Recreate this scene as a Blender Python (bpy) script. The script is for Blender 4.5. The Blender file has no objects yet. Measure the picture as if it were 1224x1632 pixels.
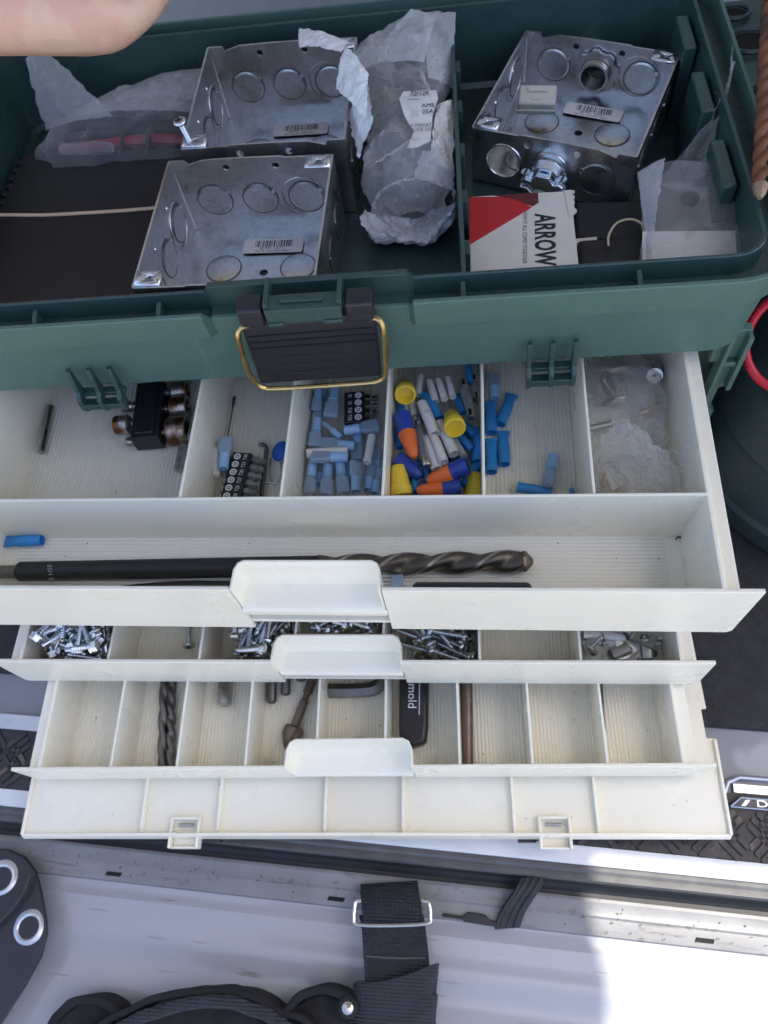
import bpy, bmesh, math, random
from mathutils import Vector, Matrix, noise
PI = math.pi
R = math.radians
S = 0.01                      # all lengths below are centimetres
random.seed(7)
sc = bpy.context.scene
col = sc.collection

# ---------------------------------------------------------------- camera
CAM = Vector((8.9446, 0.0, 37.6661))
RX = Vector((0.9935061, 0.04655596, -0.10381794))
UX = Vector((0.00685008, 0.88632398, 0.46301498))
FX = Vector((-0.11357244, 0.46071937, -0.88024937))
cam = bpy.data.objects.new('camera', bpy.data.cameras.new('camera'))
col.objects.link(cam)
cam.matrix_world = Matrix(((RX.x, UX.x, -FX.x, CAM.x*S), (RX.y, UX.y, -FX.y, CAM.y*S), (RX.z, UX.z, -FX.z, CAM.z*S), (0, 0, 0, 1)))
cam.data.sensor_fit = 'HORIZONTAL'
cam.data.sensor_width = 36
cam.data.lens = 36*1227/1224
cam.data.clip_start = 0.01
cam.data.clip_end = 500
cam.data.dof.use_dof = True
cam.data.dof.focus_distance = 0.43
cam.data.dof.aperture_fstop = 13
sc.camera = cam

# ---------------------------------------------------------------- sky, sun, exposure
SUN = Vector((0.34, 0.22, 0.91)).normalized()          # towards the sun
w = bpy.data.worlds.new('World'); sc.world = w; w.use_nodes = True
nt = w.node_tree; nt.nodes.clear()
sky = nt.nodes.new('ShaderNodeTexSky'); sky.sky_type = 'NISHITA'; sky.sun_disc = False
sky.sun_elevation = math.asin(SUN.z)
sky.sun_rotation = math.atan2(SUN.x, SUN.y)
sky.air_density = 0.7; sky.dust_density = 3.5; sky.ozone_density = 0.6
bg = nt.nodes.new('ShaderNodeBackground'); bg.inputs[1].default_value = 0.12
ow = nt.nodes.new('ShaderNodeOutputWorld')
nt.links.new(sky.outputs[0], bg.inputs[0]); nt.links.new(bg.outputs[0], ow.inputs[0])
sl = bpy.data.lights.new('sun', 'SUN'); sl.energy = 2.0; sl.angle = R(0.5); sl.color = (1, .95, .87)
so = bpy.data.objects.new('sun', sl); col.objects.link(so)
so.rotation_euler = SUN.to_track_quat('Z', 'Y').to_euler()
sc.view_settings.view_transform = 'Standard'; sc.view_settings.look = 'None'
sc.view_settings.exposure = 1.97; sc.view_settings.gamma = 1; sc.view_settings.use_curve_mapping = False
sc.cycles.use_denoising = True
sc.cycles.max_bounces = 10; sc.cycles.transparent_max_bounces = 24
sc.cycles.caustics_reflective = False; sc.cycles.caustics_refractive = False

# ---------------------------------------------------------------- layout aids
def ray(px, py):
    return FX + RX*((px-612)/1227) - UX*((py-816)/1227)
def at(px, py, z):
    """where the line of sight through a photo pixel meets the level z (a real place in the scene)"""
    d = ray(px, py); return CAM + d*((z-CAM.z)/d.z)
def V(*a): return Vector(a)

# ---------------------------------------------------------------- materials
MATS = {}
def mat(name, base, rough=.5, metal=0.0, bump=0.0, bscale=80.0, var=0.0, vscale=8.0, spec=.5, sss=0.0, trans=0.0, alt=None, altscale=6.0, altpos=.55, coat=0.0, rvar=0.0):
    m = bpy.data.materials.new(name); m.use_nodes = True
    n = m.node_tree.nodes; L = m.node_tree.links
    b = n['Principled BSDF']
    b.inputs['Roughness'].default_value = rough; b.inputs['Metallic'].default_value = metal
    b.inputs['Specular IOR Level'].default_value = spec
    if coat: b.inputs['Coat Weight'].default_value = coat
    if sss:
        b.inputs['Subsurface Weight'].default_value = sss
        b.inputs['Subsurface Radius'].default_value = (1.0, .78, .5); b.inputs['Subsurface Scale'].default_value = .003
    if trans: b.inputs['Transmission Weight'].default_value = trans
    tc = n.new('ShaderNodeTexCoord'); oi = n.new('ShaderNodeObjectInfo')
    add = n.new('ShaderNodeVectorMath'); add.operation = 'ADD'
    L.new(tc.outputs['Object'], add.inputs[0]); L.new(oi.outputs['Random'], add.inputs[1])
    co = add.outputs[0]
    def nz(scale, detail=4):
        t = n.new('ShaderNodeTexNoise'); t.inputs['Scale'].default_value = scale; t.inputs['Detail'].default_value = detail
        L.new(co, t.inputs['Vector']); return t
    c4 = (*base, 1)
    src = None
    if var:
        t = nz(vscale*10); mr = n.new('ShaderNodeMapRange')
        mr.inputs[1].default_value = .3; mr.inputs[2].default_value = .7; mr.inputs[3].default_value = 1-var; mr.inputs[4].default_value = 1+var
        L.new(t.outputs[0], mr.inputs[0])
        mx = n.new('ShaderNodeVectorMath'); mx.operation = 'SCALE'; mx.inputs[0].default_value = base
        L.new(mr.outputs[0], mx.inputs[3]); src = mx.outputs[0]
    if alt:
        t = nz(altscale*10, 8); cr = n.new('ShaderNodeValToRGB')
        cr.color_ramp.elements[0].position = altpos-.05; cr.color_ramp.elements[1].position = altpos+.06
        L.new(t.outputs[0], cr.inputs[0])
        mx = n.new('ShaderNodeMix'); mx.data_type = 'RGBA'
        L.new(cr.outputs[0], mx.inputs[0])
        if src: L.new(src, mx.inputs[6])
        else: mx.inputs[6].default_value = c4
        mx.inputs[7].default_value = (*alt, 1); src = mx.outputs[2]
    if src: L.new(src, b.inputs['Base Color'])
    else: b.inputs['Base Color'].default_value = c4
    if rvar:
        t = nz(vscale*14, 6); mr = n.new('ShaderNodeMapRange')
        mr.inputs[1].default_value = .3; mr.inputs[2].default_value = .7; mr.inputs[3].default_value = max(.02, rough-rvar); mr.inputs[4].default_value = rough+rvar
        L.new(t.outputs[0], mr.inputs[0]); L.new(mr.outputs[0], b.inputs['Roughness'])
    if bump:
        t = nz(bscale*10, 3); bp = n.new('ShaderNodeBump'); bp.inputs['Strength'].default_value = bump; bp.inputs['Distance'].default_value = .001
        L.new(t.outputs[0], bp.inputs['Height']); L.new(bp.outputs[0], b.inputs['Normal'])
    MATS[name] = m
    return m

mat('ivory', (.865, .82, .69), .3, bump=.04, bscale=14, var=.025, vscale=1.2, sss=.2, rvar=.08)
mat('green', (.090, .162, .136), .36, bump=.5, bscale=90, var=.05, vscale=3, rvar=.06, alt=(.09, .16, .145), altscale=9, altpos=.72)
mat('green_smooth_shaded', (.034, .070, .064), .3, bump=.05, bscale=30, var=.05, vscale=3, rvar=.08)  # smoother green plastic, darkened for shade inside the bin; other parts share it
mat('jug_green', (.036, .062, .066), .42, bump=.25, bscale=40, var=.12, vscale=2.5, rvar=.1, alt=(.13, .16, .17), altscale=12, altpos=.72)
mat('black_plastic', (.018, .018, .024), .38, bump=.06, bscale=40, var=.1, vscale=3, rvar=.08)
mat('black_soft', (.006, .0065, .008), .5, bump=.1, bscale=30, var=.1)
mat('holder_black', (.014, .014, .018), .45, bump=.1, bscale=60)
mat('brass', (.62, .44, .19), .28, 1.0, bump=.08, bscale=60, var=.12, vscale=6, rvar=.08)
mat('zinc', (.70, .74, .78), .24, 1.0, bump=.1, bscale=50, var=.16, vscale=7, rvar=.1)
mat('screw_dark', (.50, .53, .54), .3, 1.0, bump=.1, bscale=50, var=.2, vscale=7, rvar=.1)
mat('steel', (.46, .45, .44), .32, 1.0, bump=.12, bscale=50, var=.2, vscale=6, rvar=.12)
mat('steel_dark', (.17, .165, .155), .4, .85, bump=.2, bscale=40, var=.25, vscale=5, rvar=.1)
mat('steel_brown', (.17, .13, .105), .42, .7, bump=.2, bscale=40, var=.3, vscale=5, alt=(.3, .27, .24), altscale=9, altpos=.62)
mat('bit_bronze', (.12, .105, .085), .38, .8, bump=.25, bscale=30, var=.3, vscale=4, alt=(.30, .23, .15), altscale=4, altpos=.6)
mat('steel_worn', (.38, .36, .34), .4, 1.0, bump=.2, bscale=40, var=.35, vscale=6)
mat('rusty_socket', (.42, .38, .35), .34, .9, bump=.3, bscale=30, var=.2, vscale=6, alt=(.2, .085, .045), altscale=8, altpos=.5)
mat('rust', (.21, .083, .036), .72, .15, bump=.8, bscale=25, var=.35, vscale=4, alt=(.085, .045, .028), altscale=6, altpos=.54)
mat('rust_tip', (.38, .27, .18), .5, .5, bump=.4, bscale=25, var=.2)
mat('nickel', (.62, .58, .52), .22, 1.0, bump=.05, var=.08)
mat('clip_zinc', (.50, .52, .53), .46, 1.0, bump=.15, bscale=50, var=.1, rvar=.08)
mat('conn_blue', (.32, .53, .80), .3, bump=.04, var=.08, trans=.0, sss=.1)
mat('conn_clear', (.34, .52, .74), .2, trans=.6, bump=.03)
mat('shrink_blue', (.03, .24, .58), .42, bump=.12, bscale=40, var=.1)
mat('nut_yellow', (.80, .58, .05), .42, bump=.05, var=.06, alt=(.5, .36, .05), altscale=7, altpos=.66)
mat('nut_orange', (.74, .155, .03), .45, bump=.08, var=.1)
mat('nut_blue', (.02, .05, .30), .4, bump=.08, var=.1)
mat('cap_blue', (.01, .09, .42), .32)
mat('white_tube', (.66, .65, .62), .5, bump=.1, bscale=30, var=.05, alt=(.08, .075, .07), altscale=14, altpos=.70)
mat('white_plain', (.74, .74, .70), .45, bump=.05, var=.03)
mat('beige', (.60, .58, .48), .5, bump=.06, var=.05)
mat('red_wire', (.28, .012, .025), .35)
mat('red_handle', (.55, .012, .03), .35, var=.08)
mat('card_white', (.66, .62, .56), .75, bump=.25, bscale=20, var=.05, vscale=4, alt=(.42, .38, .33), altscale=5, altpos=.67)
mat('card_red', (.50, .015, .02), .6, bump=.3, bscale=20, var=.08, vscale=4, alt=(.33, .05, .04), altscale=12, altpos=.68)
mat('card_maroon', (.11, .014, .016), .6, bump=.3, bscale=20, var=.15, alt=(.3, .2, .19), altscale=14, altpos=.7)
mat('ink', (.014, .014, .016), .6)
mat('ink_grey', (.16, .15, .14), .6)
mat('print_white', (.78, .78, .78), .5)
mat('print_dim', (.30, .30, .30), .5)
mat('label_paper', (.90, .89, .87), .5, var=.04)
mat('paper_dirty', (.70, .68, .62), .7, bump=.2, bscale=20, var=.06, vscale=3, alt=(.25, .22, .17), altscale=5, altpos=.62)
mat('tissue', (.84, .84, .84), .55, bump=.35, bscale=14, var=.06, vscale=3)
mat('rubber_band', (.62, .48, .32), .6, var=.05)
mat('skin', (.88, .57, .41), .46, bump=.35, bscale=45, var=.09, vscale=3, sss=.25, alt=(.84, .48, .35), altscale=3, altpos=.55)
def weave():
    m = mat('webbing', (.026, .028, .036), .7, var=.15)
    n = m.node_tree.nodes; L = m.node_tree.links; b = n['Principled BSDF']; tc = n['Texture Coordinate']
    sp_ = n.new('ShaderNodeSeparateXYZ'); L.new(tc.outputs['Object'], sp_.inputs[0])
    hs = []
    for ax, per in ((1, .0021), (0, .0028)):
        a_ = n.new('ShaderNodeMath'); a_.operation = 'MULTIPLY'; a_.inputs[1].default_value = 2*PI/per; L.new(sp_.outputs[ax], a_.inputs[0])
        b_ = n.new('ShaderNodeMath'); b_.operation = 'SINE'; L.new(a_.outputs[0], b_.inputs[0]); hs.append(b_)
    k_ = n.new('ShaderNodeMath'); k_.operation = 'MULTIPLY_ADD'; k_.inputs[1].default_value = .3; L.new(hs[1].outputs[0], k_.inputs[0]); L.new(hs[0].outputs[0], k_.inputs[2])
    bp = n.new('ShaderNodeBump'); bp.inputs['Strength'].default_value = .8; bp.inputs['Distance'].default_value = .0006
    L.new(k_.outputs[0], bp.inputs['Height']); L.new(bp.outputs[0], b.inputs['Normal'])
weave()
mat('leather', (.018, .019, .023), .45, bump=.2, bscale=50, var=.1)
mat('felt', (.014, .014, .016), .9, bump=.6, bscale=120, var=.2)
mat('van_paint', (.36, .37, .40), .2, bump=.02, bscale=5, var=.015, vscale=1, coat=.4, alt=(.42, .40, .37), altscale=11, altpos=.70)
mat('van_band', (.22, .22, .22), .45, bump=.2, bscale=16, var=.12, vscale=3, alt=(.15, .135, .12), altscale=14, altpos=.66)
mat('van_strip', (.72, .72, .72), .32, var=.04)
mat('rubber', (.022, .023, .026), .6, bump=.15, bscale=30, var=.15)
mat('rubber_grey', (.11, .11, .11), .6, bump=.3, bscale=30, var=.15)
mat('mat_black', (.026, .026, .028), .8, bump=.9, bscale=70, var=.3, vscale=14, alt=(.22, .22, .23), altscale=30, altpos=.76)
mat('tread', (.035, .034, .035), .5, bump=.4, bscale=30, var=.25, vscale=4, alt=(.13, .10, .08), altscale=4, altpos=.62)
mat('metal_grey', (.26, .27, .30), .45, bump=.1, bscale=10, var=.12, vscale=1.5, alt=(.36, .37, .40), altscale=2, altpos=.6)
mat('alu', (.62, .63, .66), .3, .8, bump=.06, bscale=30, var=.06)
mat('liner', (.40, .41, .42), .8, var=.03)
mat('headliner', (.30, .29, .27), .9, var=.03)
mat('concrete', (.32, .31, .285), .9, bump=.2, bscale=4, var=.1, vscale=.3)
mat('dark_hole', (.01, .01, .01), .9)
mat('plate_grey', (.20, .195, .185), .5, .3, bump=.05, var=.06)

def galvanised():
    m = mat('galv', (.66, .68, .695), .34, 1.0)
    n = m.node_tree.nodes; L = m.node_tree.links; b = n['Principled BSDF']
    tc = n['Texture Coordinate']
    v = n.new('ShaderNodeTexVoronoi'); v.inputs['Scale'].default_value = 420
    L.new(tc.outputs['Object'], v.inputs['Vector'])
    t = n.new('ShaderNodeTexNoise'); t.inputs['Scale'].default_value = 45; t.inputs['Detail'].default_value = 8
    L.new(tc.outputs['Object'], t.inputs['Vector'])
    mx = n.new('ShaderNodeMix'); mx.data_type = 'RGBA'; mx.inputs[0].default_value = .14
    mx.inputs[6].default_value = (.62, .595, .55, 1); L.new(v.outputs['Color'], mx.inputs[7])
    hs = n.new('ShaderNodeHueSaturation'); hs.inputs['Saturation'].default_value = .12; L.new(mx.outputs[2], hs.inputs['Color'])
    mr = n.new('ShaderNodeMapRange'); mr.inputs[1].default_value = .3; mr.inputs[2].default_value = .72; mr.inputs[3].default_value = .84; mr.inputs[4].default_value = 1.08
    L.new(t.outputs[0], mr.inputs[0])
    ml = n.new('ShaderNodeVectorMath'); ml.operation = 'SCALE'; L.new(hs.outputs[0], ml.inputs[0]); L.new(mr.outputs[0], ml.inputs[3])
    L.new(ml.outputs[0], b.inputs['Base Color'])
    r2 = n.new('ShaderNodeMapRange'); r2.inputs[1].default_value = .35; r2.inputs[2].default_value = .7; r2.inputs[3].default_value = .25; r2.inputs[4].default_value = .42
    L.new(t.outputs[0], r2.inputs[0]); L.new(r2.outputs[0], b.inputs['Roughness'])
galvanised()

def scuffs(name, dark, sx_, sy_, thr):
    m = MATS[name]; n = m.node_tree.nodes; L = m.node_tree.links; b = n['Principled BSDF']; tc = n['Texture Coordinate']
    mp = n.new('ShaderNodeMapping'); mp.inputs['Scale'].default_value = (sx_, sy_, 1); mp.inputs['Rotation'].default_value = (0, 0, .25)
    L.new(tc.outputs['Object'], mp.inputs[0])
    t = n.new('ShaderNodeTexNoise'); t.inputs['Scale'].default_value = 1; t.inputs['Detail'].default_value = 5; L.new(mp.outputs[0], t.inputs['Vector'])
    cr = n.new('ShaderNodeValToRGB'); cr.color_ramp.elements[0].position = thr; cr.color_ramp.elements[1].position = thr+.08; L.new(t.outputs[0], cr.inputs[0])
    old = b.inputs['Base Color'].links[0].from_socket
    mx = n.new('ShaderNodeMix'); mx.data_type = 'RGBA'; L.new(cr.outputs[0], mx.inputs[0]); L.new(old, mx.inputs[6]); mx.inputs[7].default_value = (*dark, 1); L.new(mx.outputs[2], b.inputs['Base Color'])
scuffs('van_paint', (.24, .235, .23), 25, 260, .66)
scuffs('van_band', (.15, .145, .14), 20, 300, .62)
scuffs('green', (.17, .24, .215), 180, 30, .70)
def film(name, tint, clear, rough=.18, bump=.3, bscale=12):
    m = bpy.data.materials.new(name); m.use_nodes = True
    n = m.node_tree.nodes; L = m.node_tree.links; n.clear()
    o = n.new('ShaderNodeOutputMaterial'); p = n.new('ShaderNodeBsdfPrincipled')
    p.inputs['Base Color'].default_value = (*tint, 1); p.inputs['Roughness'].default_value = rough; p.inputs['Specular IOR Level'].default_value = .8
    tl = n.new('ShaderNodeBsdfTranslucent'); tl.inputs[0].default_value = (*tint, 1)
    m1 = n.new('ShaderNodeMixShader'); m1.inputs[0].default_value = .35
    L.new(p.outputs[0], m1.inputs[1]); L.new(tl.outputs[0], m1.inputs[2])
    tr = n.new('ShaderNodeBsdfTransparent'); tr.inputs[0].default_value = (.97, .97, .97, 1)
    lw = n.new('ShaderNodeLayerWeight'); lw.inputs[0].default_value = .5
    mr = n.new('ShaderNodeMapRange'); mr.inputs[1].default_value = 0; mr.inputs[2].default_value = 1; mr.inputs[3].default_value = 1-clear; mr.inputs[4].default_value = min(1, 1-clear+.4)
    L.new(lw.outputs['Facing'], mr.inputs[0])
    tc = n.new('ShaderNodeTexCoord'); t = n.new('ShaderNodeTexNoise'); t.inputs['Scale'].default_value = bscale*10; t.inputs['Detail'].default_value = 6
    L.new(tc.outputs['Object'], t.inputs['Vector'])
    bp = n.new('ShaderNodeBump'); bp.inputs['Strength'].default_value = bump; bp.inputs['Distance'].default_value = .002
    L.new(t.outputs[0], bp.inputs['Height']); L.new(bp.outputs[0], p.inputs['Normal'])
    m2 = n.new('ShaderNodeMixShader'); L.new(mr.outputs[0], m2.inputs[0]); L.new(tr.outputs[0], m2.inputs[1]); L.new(m1.outputs[0], m2.inputs[2])
    L.new(m2.outputs[0], o.inputs[0]); MATS[name] = m
film('film_clear', (.85, .86, .87), .90, .05)
film('film_milky', (.90, .91, .92), .55, .1, .35)
film('film_grey', (.88, .88, .86), .76, .07, .3)
film('film_zip', (.9, .9, .9), .80, .05, .3)
film('glass_tube', (.7, .72, .74), .85, .05, 0)
film('blue_film', (.50, .66, .86), .32, .18, .1)

# ---------------------------------------------------------------- mesh building (centimetres in, metres out)
class MB:
    def __init__(s): s.v = []; s.f = []
    def add(s, vs, fs, M=None):
        k = len(s.v)
        for p in vs:
            p = Vector(p); s.v.append(M @ p if M is not None else p)
        for f in fs: s.f.append(tuple(i+k for i in f))
        return s
    def box(s, x0, x1, y0, y1, z0, z1, M=None):
        vs = [(x, y, z) for z in (z0, z1) for y in (y0, y1) for x in (x0, x1)]
        return s.add(vs, [(0, 2, 3, 1), (4, 5, 7, 6), (0, 1, 5, 4), (2, 6, 7, 3), (0, 4, 6, 2), (1, 3, 7, 5)], M)
    def prism(s, poly, a, b, axis='z', M=None):
        def c(p, h):
            return {'z': (p[0], p[1], h), 'y': (p[0], h, p[1]), 'x': (h, p[0], p[1])}[axis]
        n = len(poly); vs = [c(p, a) for p in poly]+[c(p, b) for p in poly]
        fs = [tuple(range(n))[::-1], tuple(range(n, 2*n))]+[(i, (i+1) % n, n+(i+1) % n, n+i) for i in range(n)]
        return s.add(vs, fs, M)
    def lathe(s, prof, seg=16, M=None, closed=True, wob=None):
        """profile [(x, r)] turned about the local x axis"""
        vs = []; fs = []; n = len(prof)
        for x, r in prof:
            for k in range(seg):
                a = 2*PI*k/seg; rr = r*(wob(x, a) if wob else 1); vs.append((x, rr*math.cos(a), rr*math.sin(a)))
        for i in range(n-1):
            for k in range(seg):
                k2 = (k+1) % seg; fs.append((i*seg+k, (i+1)*seg+k, (i+1)*seg+k2, i*seg+k2))
        if closed: fs += [tuple(range(seg)), tuple(range((n-1)*seg, n*seg))[::-1]]
        return s.add(vs, fs, M)
    def tube(s, pts, r, seg=8, closed=False, M=None):
        pts = [Vector(p) for p in pts]; n = len(pts); vs = []; fs = []
        prev = None
        for i, p in enumerate(pts):
            if closed: t = pts[(i+1) % n]-pts[i-1]
            else: t = pts[min(i+1, n-1)]-pts[max(i-1, 0)]
            t.normalize()
            if prev is None:
                u = Vector((0, 0, 1)) if abs(t.z) < .9 else Vector((1, 0, 0))
            else: u = prev
            b = t.cross(u).normalized(); u = b.cross(t).normalized(); prev = u
            rr = r[i] if isinstance(r, (list, tuple)) else r
            for k in range(seg):
                a = 2*PI*k/seg; vs.append(p+u*(rr*math.cos(a))+b*(rr*math.sin(a)))
        m = n if closed else n-1
        for i in range(m):
            j = (i+1) % n
            for k in range(seg):
                k2 = (k+1) % seg; fs.append((i*seg+k, i*seg+k2, j*seg+k2, j*seg+k))
        if not closed: fs += [tuple(range(seg))[::-1], tuple(range((n-1)*seg, n*seg))]
        return s.add(vs, fs, M)
    def ribbon(s, pts, dirs, width, thick):
        """a strap: centreline points, side direction per point"""
        vs = []; fs = []; n = len(pts)
        for i, p in enumerate(pts):
            p = Vector(p); d = Vector(dirs[i] if isinstance(dirs, list) else dirs).normalized()
            t = (Vector(pts[min(i+1, n-1)])-Vector(pts[max(i-1, 0)])).normalized(); nn = t.cross(d).normalized()
            hw = (width[i] if isinstance(width, list) else width)/2
            for a, b in ((-1, -1), (1, -1), (1, 1), (-1, 1)): vs.append(p+d*(a*hw)+nn*(b*thick/2))
        for i in range(n-1):
            for k in range(4): fs.append((i*4+k, i*4+(k+1) % 4, i*4+4+(k+1) % 4, i*4+4+k))
        fs += [(3, 2, 1, 0), tuple(range((n-1)*4, n*4))]
        return s.add(vs, fs)
    def mesh(s, name, m, sharp=35):
        me = bpy.data.meshes.new(name)
        me.from_pydata([tuple(p*S) for p in s.v], [], s.f)
        bm = bmesh.new(); bm.from_mesh(me); bmesh.ops.recalc_face_normals(bm, faces=bm.faces[:]); bm.to_mesh(me); bm.free()
        me.materials.append(MATS[m])
        if sharp:
            me.polygons.foreach_set('use_smooth', [True]*len(me.polygons)); me.set_sharp_from_angle(angle=R(sharp))
        return me
    def build(s, name, m, parent=None, sharp=35, bevel=0, segs=2, M=None):
        o = bpy.data.objects.new(name, s.mesh(name, m, sharp)); col.objects.link(o)
        if parent: o.parent = parent
        if M is not None: o.matrix_local = mm(M)
        if bevel:
            b = o.modifiers.new('bevel', 'BEVEL'); b.width = bevel*S; b.segments = segs; b.limit_method = 'ANGLE'; b.angle_limit = R(40)
        return o
def mm(M):
    M = M.copy(); M.translation = M.translation*S; return M
def link(name, me, parent=None, M=None):
    o = bpy.data.objects.new(name, me); col.objects.link(o)
    if parent: o.parent = parent
    if M is not None: o.matrix_local = mm(M)
    return o
def tag(o, label=None, cat=None, group=None, kind=None):
    if label: o['label'] = label
    if cat: o['category'] = cat
    if group: o['group'] = group
    if kind: o['kind'] = kind
    return o
def thing(name, label, cat, M=None, group=None):
    o = bpy.data.objects.new(name, None); col.objects.link(o); o.empty_display_size = .01
    if M is not None: o.matrix_local = mm(M)
    return tag(o, label, cat, group)
def T(*a): return Matrix.Translation(Vector(a))
def rz(a): return Matrix.Rotation(R(a), 4, 'Z')
def rx(a): return Matrix.Rotation(R(a), 4, 'X')
def ry(a): return Matrix.Rotation(R(a), 4, 'Y')
def along(p0, p1, roll=0):
    """frame at p0 whose x axis runs to p1"""
    p0 = Vector(p0); x = (Vector(p1)-p0).normalized(); z = Vector((0, 0, 1))
    if abs(x.z) > .95: z = Vector((0, 1, 0))
    y = z.cross(x).normalized(); z = x.cross(y)
    return Matrix(((x.x, y.x, z.x, p0.x), (x.y, y.y, z.y, p0.y), (x.z, y.z, z.z, p0.z), (0, 0, 0, 1))) @ rx(roll)
def text(body, size, M, m, parent, name='lettering', sx=1, shear=0, space=1, bold=0):
    c = bpy.data.curves.new(name, 'FONT'); c.body = body; c.size = size*S; c.extrude = .00004; c.offset = bold*size*S; c.shear = shear; c.space_character = space
    c.align_x = 'CENTER'; c.align_y = 'CENTER'; c.materials.append(MATS[m]); c.resolution_u = 3
    tmp = bpy.data.objects.new('tmp', c); col.objects.link(tmp); bpy.context.view_layer.update()
    me = bpy.data.meshes.new_from_object(tmp.evaluated_get(bpy.context.evaluated_depsgraph_get())); bpy.data.objects.remove(tmp); bpy.data.curves.remove(c)
    o = bpy.data.objects.new(name, me); col.objects.link(o); o.parent = parent; o.matrix_local = mm(M) @ Matrix.Diagonal((sx, 1, 1, 1)); return o
def copy_tree(o, M, label=None, group=None, parent=None):
    c = o.copy(); col.objects.link(c); c.parent = parent
    if M is not None: c.matrix_local = mm(M)
    if label: c['label'] = label
    if group: c['group'] = group
    for ch in list(o.children): copy_tree(ch, None, parent=c)
    return c
def fbm(p, o=4): return noise.fractal(Vector(p), 1.0, 2.1, o)

#SECTION setting
# ================================================================ the setting: the van's door sill
VAN = rz(-3.1)
def strip(name, m, prof, x0=-75, x1=75, n=1, sharp=30, bevel=0):
    """a rail of the van: profile (y, z) run along the sill"""
    b = MB(); vs = []; fs = []; k = len(prof)
    for i in range(n+1):
        x = x0+(x1-x0)*i/n
        vs += [(x, p[0], p[1]) for p in prof]
    for i in range(n):
        for j in range(k-1): fs.append((i*k+j, i*k+j+1, (i+1)*k+j+1, (i+1)*k+j))
    b.add(vs, fs); o = b.build(name, m, None, sharp, bevel, M=VAN); return tag(o, kind='structure')
strip('van_floor', 'metal_grey', [(90, -19.9), (8, -19.9), (5.3, -20.1)])
strip('floor_mat', 'mat_black', [(78, -19.9), (78, -19.35), (14.25, -19.35), (14.05, -19.5), (14.05, -19.9)], -75, 75)
strip('edge_trim', 'alu', [(10.9, -19.9), (10.85, -19.45), (9.75, -19.45), (9.7, -19.9)], -75, 24.8)
# tread plate with chevron bars
tb = MB(); tb.box(-75, 75, 5.5, 9.69, -20, -19.75)
tread = tb.build('tread_plate', 'tread', None, M=VAN); tag(tread, kind='structure')
bar = MB(); bar.prism([(-.82, -.17), (.82, -.17), (.9, 0), (.82, .17), (-.82, .17), (-.9, 0)], 0, .14)
bar_me = bar.mesh('tread_bar', 'tread')
nb = 0
for gx0, gx1 in ((-33, -21), (13, 34)):
    x = gx0; k = 0
    while x < gx1:
        for j in range(4):
            y = 5.75+.55*j*1.9; 
            for i in range(3):
                a = 45 if (k+j) % 2 else -45
                cx = x+.95+(i-1)*.52*math.cos(R(a+90)); cy = y+.75+(i-1)*.52*math.sin(R(a+90))
                if cy < 5.95 or cy > 9.2 or (cx > 24.6 and cy > 8.3): continue
                link('tread_bar', bar_me, tread, T(cx, cy, -19.75) @ rz(a)); nb += 1
        x += 1.95; k += 1
# badge frame and raised plate on the tread, right
bd = MB(); bd.tube([(25.0, 8.9, -19.45), (25.6, 10.35, -19.45), (26.4, 10.75, -19.45), (60, 10.75, -19.45)], .17, 8)
bd.box(26, 60, 9.75, 10.3, -19.9, -19.6)
tag(bd.build('edge_trim', 'alu', None, M=VAN), kind='structure')
pl = thing('badge_plate', 'raised metal lettered badge plate on the dark tread plate at right', 'badge', VAN @ T(25.6, 8.75, -19.74))
pb = MB(); pb.prism([(0, 0), (.75, .72), (12, .72), (12, 0)], 0, .22); pb.build('plate', 'rubber_grey', pl, bevel=.03)
fr = MB(); fr.tube([(.05, .05, .24), (.78, .68, .24), (12, .68, .24)], .07, 6); fr.tube([(.05, .05, .24), (12, .05, .24)], .07, 6); fr.build('rim', 'alu', pl)
text('D', .62, T(2.1, .36, .24), 'alu', pl, sx=1.7)
b1 = MB(); b1.prism([(.75, .16), (1.1, .55), (1.35, .55), (1.0, .16)], .22, .27); b1.build('stripe', 'alu', pl)
strip('sill_strip', 'van_strip', [(5.5, -20.1), (5.45, -19.72), (4.45, -19.82), (4.3, -20.0), (4.3, -20.6)])
strip('door_seal', 'rubber_grey', [(4.28, -20.6), (4.26, -20.15), (4.0, -20.05), (3.8, -20.2), (3.6, -20.1), (3.4, -20.05), (3.3, -20.3), (3.28, -20.9)], n=1)
strip('seal_channel', 'rubber', [(3.28, -20.85), (3.1, -21.6), (2.7, -22.0), (2.42, -22.0)])
strip('sill_ledge', 'van_band', [(2.42, -22.3), (2.4, -21.75), (2.2, -21.7), (1.75, -21.85), (1.35, -21.8), (1.2, -21.95), (.5, -22.0), (.2, -22.1), (.1, -22.5)])
prof = [(.1, -22.5), (-.25, -22.55), (-.9, -22.3)]
for i in range(30):
    y = -.9-i*.55
    prof.append((y, -22.3-.05*(i*.55)-.25*math.exp(-((y+4.6)/1.0)**2)-.0045*(i*.55)**2+.16*math.exp(-((y+3.2)/.5)**2)))
strip('door_sill', 'van_paint', prof, sharp=60)
strip('van_side', 'van_paint', [(-17, -24.6), (-18.5, -26.5), (-18.8, -42), (-16, -60)], sharp=60)
sl_ = MB()
for x in (-17.3, -.75, 23.9):
    b = MB(); b.prism([(-.62, -.14), (.55, -.14), (.66, .14), (-.51, .14)], 0, .03)
    o = b.build('drain_slot', 'dark_hole', None, M=VAN @ T(x, .62, -21.99)); tag(o, kind='structure')
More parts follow.
